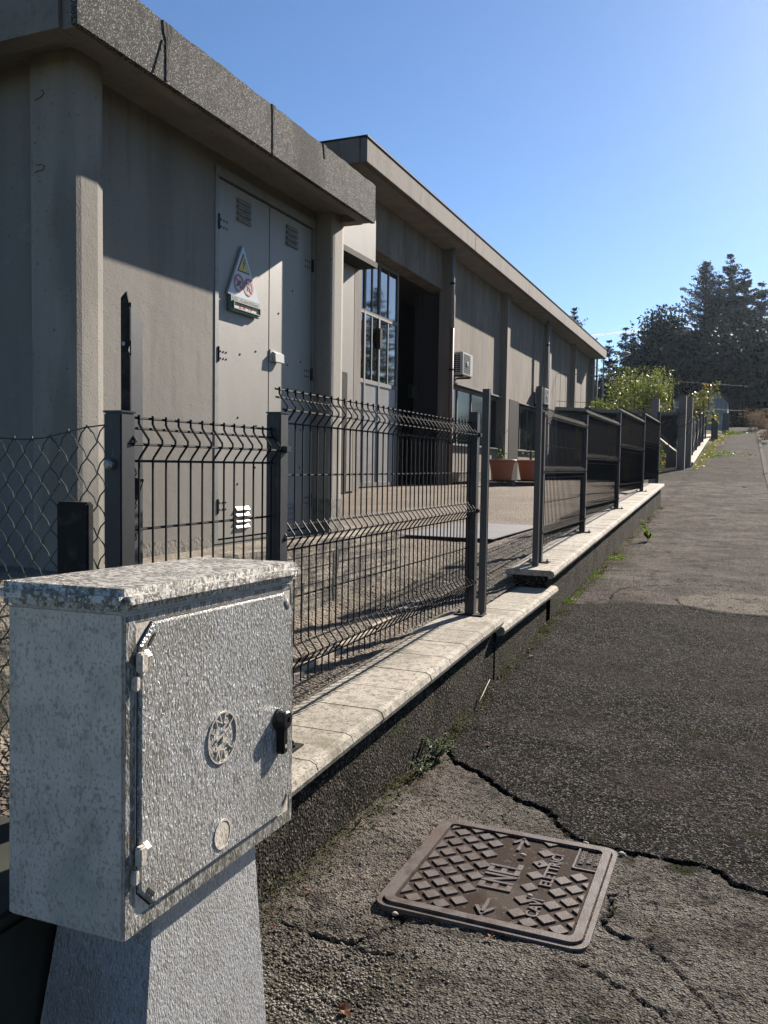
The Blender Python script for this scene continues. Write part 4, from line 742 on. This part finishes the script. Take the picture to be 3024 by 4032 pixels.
P = thing('utility_pole', 'thin pole with a curved top by the small pale house', 'pole', (-.62, 60, 4.1)); MB().tube([(-.62, 60, 3.9), (-.62, 60, 6.9), (-.75, 60, 7.2), (-1.1, 60, 7.3)], .04, 6).build('pole', M['darksteel'], P)
# ------------------------------------------------------------------ manhole cover
mx0, mx1, my0, my1 = -1.068, -.372, 2.505, 3.245; mz = .015
t = thing('manhole_cover', 'square rusty cast-iron manhole cover set in the cracked asphalt, worn raised lozenges', 'manhole cover', ((mx0 + mx1) / 2, (my0 + my1) / 2, 0)); RF = Matrix.Translation(((mx0 + mx1) / 2, (my0 + my1) / 2, 0)); w2, h2 = (mx1 - mx0) / 2, (my1 - my0) / 2
def rrect(a, b, r, n=5):
    return [(cx + r * math.cos(th), cy + r * math.sin(th)) for cx, cy, s in ((a - r, b - r, 0), (-a + r, b - r, 1), (-a + r, -b + r, 2), (a - r, -b + r, 3)) for th in [s * math.pi / 2 + k * math.pi / 2 / n for k in range(n + 1)]]
def ring(mb, o_, i_, z0, z1, m):
    n = len(o_); v = [(x, y, z0) for x, y in o_] + [(x, y, z1) for x, y in o_] + [(x, y, z1) for x, y in i_] + [(x, y, z0) for x, y in i_]
    f = []
    for k in range(n):
        j = (k + 1) % n; f += [(k, j, n + j, n + k), (n + k, n + j, 2 * n + j, 2 * n + k), (2 * n + k, 2 * n + j, 3 * n + j, 3 * n + k)]
    mb.add(v, f, m)
fr = MB(); ring(fr, rrect(w2, h2, .05), rrect(w2 - .017, h2 - .017, .04), -.05, mz - .004, RF); fr.build('frame', M['ironworn'], t)
cv = MB(); ring(cv, rrect(w2 - .022, h2 - .022, .038), rrect(w2 - .052, h2 - .052, .022), -.03, mz + .004, RF)
cv.build('cover_rim', M['ironworn'], t)
MB().prism(rrect(w2 - .024, h2 - .024, .036), -.03, mz - .006, 'XY', RF).build('cover_plate', M['iron'], t)
di = MB(); p = .0965; s = .031; zt_ = mz + .001; a0, b0 = w2 - .062, h2 - .062
def clip(poly, a, b):
    for ax, lim, sg in ((0, a, 1), (0, -a, -1), (1, b, 1), (1, -b, -1)):
        out = []
        for k in range(len(poly)):
            P0, P1 = poly[k], poly[(k + 1) % len(poly)]; i0, i1 = sg * P0[ax] <= sg * lim, sg * P1[ax] <= sg * lim
            if i0: out.append(P0)
            if i0 != i1:
                u = (lim - P0[ax]) / (P1[ax] - P0[ax]); out.append((P0[0] + u * (P1[0] - P0[0]), P0[1] + u * (P1[1] - P0[1])))
        poly = out
        if len(poly) < 3: return None
    return poly
blocked = [(-.085, .085, -.165, .130), (-.047, .055, -.32, -.16), (-.047, .055, .16, .33), (.125, .178, -.27, .27), (.178, .40, .125, .40)]
zt_ = mz - .0005
for i in range(-12, 13):
    for j in range(-12, 13):
        if (i + j) % 2: continue
        cx = -.0905 + i * .0483; cy = -.0555 + j * .0460
        if any(a < cx < b and c < cy < d for a, b, c, d in blocked): continue
        q = clip([(cx + s, cy), (cx, cy + s), (cx - s, cy), (cx, cy - s)], a0, b0)
        if q and len(q) >= 3 and (max(x for x, y in q) - min(x for x, y in q)) > .01: di.prism(q, mz - .007, zt_ + random.uniform(-.0006, .0008), 'XY', RF)
di.build('raised_lozenges', M['ironworn'], t)
for sg, yb in ((1, .20), (-1, -.19)):
    ar = MB(); ar.box(-.006, .006, min(yb, yb + sg * .10), max(yb, yb + sg * .10), mz - .007, zt_ + .001, RF)
    hd = [(0, yb + sg * .112), (.034, yb + sg * .060), (.023, yb + sg * .054), (0, yb + sg * .090), (-.023, yb + sg * .054), (-.034, yb + sg * .060)]
    ar.prism(hd, mz - .007, zt_ + .001, 'XY', RF)
    ar.build('arrow', M['ironworn'], t)
def lay(s_, size, x, y, sx_=1., sy=1., ex=.0036):
    v, f = text_geo(s_, size, ex, off=.018); return v, f, RF @ Matrix.Translation((x, y, mz - .0045)) @ Matrix.Rotation(R_(90), 4, 'Z') @ Matrix.Diagonal((sx_, sy, 1, 1))
for a in (('ENEL', .160, .0, -.018, .58, 1.0), ('CAVI', .058, .152, -.185, .95, 1.0), ('ELETTRICI', .058, .152, .10, 1.0, 1.0)): MB().add(*lay(*a)).build('lettering', M['ironworn'], t)
mk = MB()
mk.add(*lay('FONDERIE', .0235, .235, .245, 1, 1, .003)).add(*lay('PISANO', .0235, .262, .245, 1, 1, .003)).add(*lay('SALERNO', .0235, .289, .245, 1, 1, .003))
ring(mk, [(x + .262, y + .24) for x, y in rrect(.052, .095, .008)], [(x + .262, y + .24) for x, y in rrect(.045, .088, .006)], mz - .007, zt_, RF)
mk.build('maker_plate', M['ironworn'], t)
# ------------------------------------------------------------------ street cabinet
CB = thing('utility_cabinet', 'large weathered grey fibreglass utility cabinet on a flared pedestal in the foreground', 'cabinet', (-1.1, 1.5, 0))
a_, b_, c_ = -.00506, -.02437, -.01262
Rz = Matrix(((math.cos(a_), math.sin(a_), 0), (-math.sin(a_), math.cos(a_), 0), (0, 0, 1))); Rx = Matrix(((1, 0, 0), (0, math.cos(b_), -math.sin(b_)), (0, math.sin(b_), math.cos(b_)))); Ry = Matrix(((math.cos(c_), 0, math.sin(c_)), (0, 1, 0), (-math.sin(c_), 0, math.cos(c_))))
MC = Matrix.Translation((-.98739, 1.18965, 1.18)) @ (Rz @ Rx @ Ry).to_4x4(); CW, CD, CH = .62047, .27174, .58636
MB().bbox(-CD, 0, 0, CW, -CH, .004, .006, MC).build('body', M['fibre'], CB)
ld = MB().bbox(-CD - .016, .017, -.018, CW + .018, .0055, .046, .013, MC)
ld.build('lid', M['fibrelid'], CB)
dy0, dy1, dz0, dz1 = .036, CW - .022, -CH + .040, -.022; ch = .038
dp = [(dy0 + ch, dz0), (dy1 - ch, dz0), (dy1, dz0 + ch), (dy1, dz1 - ch), (dy1 - ch, dz1), (dy0 + ch, dz1), (dy0, dz1 - ch), (dy0, dz0 + ch)]
def grow_poly(P, g):
    cy = (dy0 + dy1) / 2; cz = (dz0 + dz1) / 2; return [(cy + (y - cy) * (1 + g / (dy1 - cy)), cz + (z - cz) * (1 + g / (dz1 - cz))) for y, z in P]
MB().prism(grow_poly(dp, .0020), -.002, .0006, 'YZ', MC).build('door_gap', M['dark'], CB)
dr = MB(); n = len(dp); inner = grow_poly(dp, -.004)
dr.add([(.0006, y, z) for y, z in dp] + [(.0052, y, z) for y, z in dp] + [(.0085, y, z) for y, z in inner], [(i, (i + 1) % n, n + (i + 1) % n, n + i) for i in range(n)] + [(n + i, n + (i + 1) % n, 2 * n + (i + 1) % n, 2 * n + i) for i in range(n)] + [tuple(range(2 * n, 3 * n))], MC)
rm = MB(); e0 = .0012
for a, b_2, c, d in ((.004, CW - .004, -CH + .004, dz0 - .006), (.004, CW - .004, dz1 + .005, -.004), (.004, dy0 - .006, dz0 - .0055, dz1 + .0045), (dy1 + .005, CW - .004, dz0 - .0055, dz1 + .0045)): rm.box(-.0005, e0, a, b_2, c, d, MC)
rm.build('door_surround', M['fibrerim'], CB)
DR = dr.build('door', M['fibredoor'], CB)
for y, z, an in ((dy0 + .030, dz1 - .030, 45), (dy1 - .030, dz1 - .030, -45), (dy1 - .03, dz0 + .03, 45), (dy0 + .030, dz0 + .028, -45)):
    MB().box(-.001, .0015, -.013, .013, -.003, .003, MC @ Matrix.Translation((.0085, y, z)) @ Matrix.Rotation(R_(an), 4, 'X')).build('slot', M['dark'], DR)
for zc in (-.105, -.455):
    h = MB().bbox(.004, .019, dy0 - .012, dy0 + .008, zc - .002, zc + .034, .003, MC).bbox(-.002, .012, .018, dy0 - .004, zc - .034, zc - .008, .003, MC)
    h.prism([(.0085, zc - .002), (.018, zc + .026), (.0085, zc + .036)], dy0 + .008, dy0 + .020, 'XZ', MC)
    h.build('hinge', M['fibre'], CB)
# lock
lk = MC @ Matrix.Translation((.0085, .535, -.315))
K = MB().lathe([(.027, 0), (.026, .005), (.022, .007), (.021, .024), (.018, .027), (.007, .0272), (.006, .024)], 24, lk @ Matrix.Rotation(R_(90), 4, 'Y')).bbox(.0, .020, -.010, .012, -.080, -.012, .003, lk)
LK = K.build('lock', M['blackplastic'], DR)
MB().lathe([(.0045, 0), (.0045, .0012)], 12, lk @ Matrix.Translation((.0203, 0, -.062)) @ Matrix.Rotation(R_(90), 4, 'Y')).build('lock_hole', M['signcream'], LK)
# embossed round emblem and disc
em = MB(); EC = MC @ Matrix.Translation((.0085, .298, -.295)) @ Matrix(((0, 0, 1, 0), (1, 0, 0, 0), (0, 1, 0, 0), (0, 0, 0, 1)))
def circ(r, n=40): return [(r * math.cos(2 * math.pi * k / n), r * math.sin(2 * math.pi * k / n)) for k in range(n)]
ring(em, circ(.054), circ(.051), -.001, .003, EC)
for k, chh in enumerate('ENELENEL'):
    th = R_(210 + (k % 4) * 38) if k < 4 else R_(150 - (k % 4) * 38); v, f = text_geo(chh, .030, .0022)
    rot = th + R_(90) if k < 4 else th - R_(90)
    em.add(v, f, EC @ Matrix.Translation((.038 * math.cos(th), .038 * math.sin(th), .001)) @ Matrix.Rotation(rot, 4, 'Z'))
em.box(-.024, .022, -.002, .002, 0, .004, EC @ Matrix.Translation((0, .008, 0)) @ Matrix.Rotation(R_(22), 4, 'Z')).box(-.026, .02, -.002, .002, 0, .004, EC @ Matrix.Translation((-.004, -.012, 0)) @ Matrix.Rotation(R_(22), 4, 'Z')).box(-.014, .014, -.002, .002, 0, .004, EC @ Matrix.Rotation(R_(75), 4, 'Z'))
em.build('emblem', M['fibre'], DR)
ds = MB(); ED = MC @ Matrix.Translation((.0085, .302, -.500)) @ Matrix(((0, 0, 1, 0), (1, 0, 0, 0), (0, 1, 0, 0), (0, 0, 0, 1)))
ring(ds, circ(.031), circ(.027), -.001, .002, ED); ds.prism(circ(.0265), -.001, .0009, 'XY', ED); ds.build('blank_disc', M['fibre'], DR)
# pedestal, flaring downwards
pd = MB(); zt_ = .62
def ped(z): k = (.62 - z) / .62; return (-1.228 - .04 * k, -1.013 + .045 * k, 1.305 - .12 * k, 1.665 + .01 * k)
lv = [.62, .45, .2, -.05]; V = []
for z in lv: x0, x1, y0, y1 = ped(z); V += [(x0, y0, z), (x1, y0, z), (x1, y1, z), (x0, y1, z)]
pd.add(V, [(k * 4 + i, k * 4 + (i + 1) % 4, (k + 1) * 4 + (i + 1) % 4, (k + 1) * 4 + i) for k in range(3) for i in range(4)]); pd.build('pedestal', M['fibrefoot'], CB)
# ------------------------------------------------------------------ small ground things
def zat(x, y): return float(walk_z(np.array([[x]]), np.array([[y]]))[0, 0])
def pebbles(name, pts, r0, r1, seed, kind='stuff'):
    rg = np.random.default_rng(seed); V = []; F = []; base = np.array([(1, 0, 0), (0, 1, 0), (-1, 0, 0), (0, -1, 0), (0, 0, .7), (0, 0, -.5)], float); fc = np.array([(0, 1, 4), (1, 2, 4), (2, 3, 4), (3, 0, 4), (1, 0, 5), (2, 1, 5), (3, 2, 5), (0, 3, 5)])
    n = len(pts); r = rg.uniform(r0, r1, n) ** 1; X = np.array([p[0] for p in pts]); Y = np.array([p[1] for p in pts]); Z = walk_z(X[None], Y[None])[0]
    for k in range(n):
        q = base * rg.uniform(.6, 1.2, (6, 1)) * r[k]; a = rg.uniform(0, 6.28); c, s_ = math.cos(a), math.sin(a); q = q @ np.array([[c, s_, 0], [-s_, c, 0], [0, 0, 1]]); V.append(q + (X[k], Y[k], Z[k] + r[k] * .25)); F.append(fc + 6 * k)
    return tag(bigmesh(name, np.concatenate(V), np.concatenate(F), M['pebble']), kind=kind)
rp = np.random.default_rng(3)
pp = [(x, y) for x, y in zip(rp.normal(-1.05, .14, 2600), rp.normal(2.05, .16, 2600)) if x > -1.41 and y > 1.6]
o = pebbles('gravel', pp, .0015, .0075, 4); o['label'] = 'loose crumbled gravel beside the cabinet foot'
pp = [(x, y) for x, y in zip(-1.42 + np.abs(rp.normal(0, .05, 1500)), rp.uniform(2.2, 9, 1500))] + [(x, y) for x, y in zip(rp.uniform(-1.3, .5, 900), rp.uniform(1.8, 7.5, 900))]
o = pebbles('grit', pp, .001, .0042, 5); o['label'] = 'fine scattered grit along the wall foot and over the asphalt'
# yard gravel stones
n = 9000; X = -1.78 - np.abs(rp.normal(0, .42, n)); Y = rp.uniform(2.0, 11.5, n); Z = yard_z(X, Y)
base = np.array([(1, 0, 0), (0, 1, 0), (-1, 0, 0), (0, -1, 0), (0, 0, .7)], float); fc = np.array([(0, 1, 4), (1, 2, 4), (2, 3, 4), (3, 0, 4)]); r = rp.uniform(.003, .012, n)
V = (base[None] * rp.uniform(.6, 1.3, (n, 5, 1)) * r[:, None, None] + np.stack([X, Y, Z], -1)[:, None]).reshape(-1, 3); F = (fc[None] + 5 * np.arange(n)[:, None, None]).reshape(-1, 3)
tag(bigmesh('yard_gravel', V, F, M['pebble']), 'small pale stones scattered over the yard behind the near fence', kind='stuff')
def tufts(name, label, spots, mt, seed):
    rg = np.random.default_rng(seed); C = []; Dd = []; S = []
    for x, y, rad, n, sz, h in spots:
        px = x + rg.normal(size=n) * rad * .6; py = y + rg.normal(size=n) * rad; px = np.maximum(px, -1.41); z = gz(py) + np.abs(rg.normal(size=n)) * h; C.append(np.stack([px, py, z], -1)); Dd.append(rnd(n, rg) + [0, 0, .9]); S.append(rg.uniform(.6, 1.3, n) * sz)
    C = np.concatenate(C); Dd = np.concatenate(Dd); S = np.concatenate(S); V, F = cards(C, Dd, rnd(len(C), rg), S, S * .45)
    return tag(bigmesh(name, V, F, M[mt]), label, kind='stuff')
sp = [(-1.385 + rp.uniform(0, .03), y + rp.uniform(-.08, .08), rp.uniform(.03, .09), int(rp.uniform(10, 90)), rp.uniform(.010, .02), .010) for y in np.arange(2.3, 17.2, .18)]
tufts('moss', 'dull moss and tiny weeds along the foot of the walls', sp, 'moss', 40)
tufts('weeds', 'bright green weed patches at the foot of the long wall', [(-1.39, 7.7, .08, 90, .022, .012), (-1.38, 8.05, .05, 40, .02, .01), (-1.38, 9.05, .12, 120, .022, .012), (-1.3, 10.4, .12, 150, .028, .016), (-1.35, 6.4, .1, 50, .014, .008), (-1.3, 11.2, .3, 60, .02, .01), (-1.3, 12.8, .4, 80, .025, .012)], 'weed', 41)
tufts('grass_verge', 'yellow-green weeds along the foot of the farthest wall', [(-1.5 + .025 * (y - 30) + rp.uniform(-.05, .35) * rp.uniform(), y, rp.uniform(.1, .35), int(rp.uniform(20, 110)), .06, .035) for y in np.arange(29.8, 50, .5)] , 'leafyellow', 42)
tufts('weeds', 'bright weeds growing across the top of the path', [(-1.0, 35.5, .5, 160, .09, .03), (-.6, 37, .4, 90, .09, .03), (-.6, 52, .4, 260, .13, .08), (0, 53, .8, 120, .10, .04), (.3, 36, .25, 40, .06, .02), (.72, 28, .08, 50, .05, .03), (.75, 40, .1, 50, .06, .03)], 'weed', 43)
def plant(name, label, x, y, h, n, sz, mt, spread, seed, cat='plant', zb=None):
    rg = np.random.default_rng(seed); z0 = zat(x, y) if zb is None else zb; t = thing(name, label, cat, (x, y, z0)); b = MB(); C = []; Dd = []
    ns = max(3, n // 14)
    for k in range(ns):
        a = rg.uniform(0, 6.28); e = Vector((x + math.cos(a) * spread * rg.uniform(.3, 1), y + math.sin(a) * spread * rg.uniform(.3, 1), z0 + h * rg.uniform(.4, 1))); b.tube([(x, y, z0), ((x + e.x) / 2, (y + e.y) / 2, z0 + (e.z - z0) * .6), tuple(e)], [.0022, .0018, .001], 4)
        for j in range(n // ns): u = rg.uniform(.3, 1.05); C.append([x + (e.x - x) * u, y + (e.y - y) * u, z0 + (e.z - z0) * u]); Dd.append([e.x - x + rg.normal() * .04, e.y - y + rg.normal() * .04, .02 + rg.normal() * .03])
    C = np.array(C); Dd = np.array(Dd); V, F = cards(C, Dd, rnd(len(C), rg), rg.uniform(.7, 1.3, len(C)) * sz, rg.uniform(.7, 1.2, len(C)) * sz * .42); bigmesh('leaves', V, F, M[mt], t); b.build('stems', M['moss'], t)
tufts('leaf_litter', 'tiny dry leaf scraps and crumbs along the foot of the walls', [(-1.39 + abs(rp.normal(0, .05)), rp.uniform(2.2, 17), .05, int(rp.uniform(3, 14)), .013, .002) for _ in range(120)] + [(rp.uniform(-1.3, .5), rp.uniform(2, 12), .02, 1, .012, .001) for _ in range(60)], 'deadleaf', 45)
plant('weed_clump', 'pale ferny weed clump at the foot of the nearest wall where the crack starts', -1.35, 3.96, .11, 520, .024, 'palefern', .10, 50)
plant('weed_clump', 'low greyish weed spreading just nearer than the ferny clump', -1.35, 3.74, .06, 260, .02, 'palefern', .09, 51)
plant('weed_seedling', 'single tall green seedling growing from the asphalt beside the long wall', -1.13, 12.05, .30, 60, .075, 'weed', .09, 52)
plant('weed_clump', 'tiny dry weed at the wall foot level with the manhole cover', -1.38, 3.05, .05, 60, .012, 'moss', .04, 53)
plant('weed_clump', 'small green weed in the gap at the right edge of the manhole cover', -.335, 2.78, .02, 60, .012, 'moss', .03, 54)
def leaf(x, y, s, rz, label, seed, group='fallen dry leaves'):
    rg = random.Random(seed); s *= 1.35; b = MB(); z = max(zat(x, y), .017 if (mx0 < x < mx1 and my0 < y < my1) else -9) + .004; n = 9; top = []; 
    V = [(0, 0, .004)]
    for k in range(n):
        a = 2 * math.pi * k / n; r = s * (1 if k % 2 else .55) * rg.uniform(.7, 1.15); V.append((r * math.cos(a), .6 * r * math.sin(a), rg.uniform(0, s * .5)))
    b.add(V, [(0, 1 + k, 1 + (k + 1) % n) for k in range(n)], Matrix.Translation((x, y, z)) @ Matrix.Rotation(rz, 4, 'Z'))
    o = b.build('fallen_leaf', M['deadleaf']); tag(o, label, 'leaf', group)
leaf(-1.15, 4.21, .024, .4, 'orange-brown dry leaf lying alone on the dark asphalt beyond the ferny weed', 1)
leaf(-.66, 2.47, .022, 1.2, 'curled brown leaf against the near edge of the manhole frame', 2)
leaf(-.92, 1.98, .03, 2.2, 'dark brown leaf on the gravel by the cabinet foot, nearest of all', 3)
leaf(-1.30, 2.50, .018, .8, 'small reddish leaf at the wall foot left of the manhole cover', 4)
leaf(-1.345, 6.0, .028, 0, 'dry leaf at the wall foot, the farther of two near the threshold', 5)
leaf(-1.30, 5.83, .026, 1, 'dry leaf lying just nearer than its neighbour below the threshold', 6)
leaf(-1.39, 5.33, .03, 2, 'orange leaf in the shade below the end of the nearest coping', 7)
leaf(-1.345, 5.05, .018, 2.6, 'tiny brown leaf beside the tip of the pale straw', 8)
leaf(.10, 23.0, .06, 2.6, 'single dry leaf far up the middle of the path', 9)
leaf(-.30, 2.93, .012, .3, 'small pale leaf scrap right of the manhole cover', 10)
b = MB().tube([(-1.406, 5.13, zat(-1.40, 5.13) + .05), (-1.395, 5.03, zat(-1.40, 5.03) + .05), (-1.385, 4.9, zat(-1.4, 4.93) + .03), (-1.372, 4.70, zat(-1.37, 4.7) + .004)], [.0012, .002, .0025, .003], 5); tag(b.build('straw_stem', M['straw'], None, True), 'long pale curved straw stem leaning on the wall foot', 'stem')
st = []
for x, y, s in ((-.69, 3.03, .012), (-.60, 2.75, .009), (-.36, 3.22, .014), (-.62, 3.0, .006), (-.50, 3.265, .012), (-.98, 2.49, .012), (-1.30, 3.3, .01)):
    z = (.015 if (mx0 < x < mx1 and my0 < y < my1) else zat(x, y)); b = MB(); bm = bmesh.new(); bmesh.ops.create_icosphere(bm, subdivisions=2, radius=1)
    for v in bm.verts: v.co *= random.uniform(.85, 1.1)
    b.addbm(bm, Matrix.Translation((x, y, z + s * .45)) @ Matrix.Diagonal((s, s * .8, s * .55, 1))); st.append(b.build('pebble', M['coping'], None, True))
for o, l in zip(st, ('pale pebble beside the letter L of the cover lettering', 'small brown pebble between the two words on the manhole cover', 'pale pebble just outside the right corner of the manhole cover', 'tiny dark pebble above the lettering on the manhole cover', 'pale pebble on the far crack at the manhole corner', 'white pebble at the left near corner of the manhole frame', 'lone pebble near the wall foot')): tag(o, l, 'pebble', 'single loose pebbles')
# contrail
b = MB(); pts = [(-1400 + k * 40, 5700, 862 + (k * 40 - 470) * .066 + 1.2 * math.sin(k * 1.3)) for k in range(34)]
b.tube(pts, [6 + 2 * math.sin(k * 2.1) for k in range(34)], 8); tag(b.build('contrail', M['contrail'], None, True), 'thin white contrail low in the blue sky', kind='structure')

# thin sunlit air between the camera and the far trees
hz = MB().box(-420, 420, -220, 720, -3.5, 26).build('haze', M['wall']); tag(hz, kind='stuff', label='thin sunlit haze in the air'); hm = bpy.data.materials.new('haze_air'); hm.use_nodes = True; hn = hm.node_tree
hn.nodes.remove(hn.nodes['Principled BSDF']); pv = hn.nodes.new('ShaderNodeVolumePrincipled'); pv.inputs['Color'].default_value = (.68, .82, 1, 1); pv.inputs['Density'].default_value = .00011; pv.inputs['Anisotropy'].default_value = .78
hn.links.new(pv.outputs[0], hn.nodes['Material Output'].inputs['Volume']); hz.data.materials.clear(); hz.data.materials.append(hm)
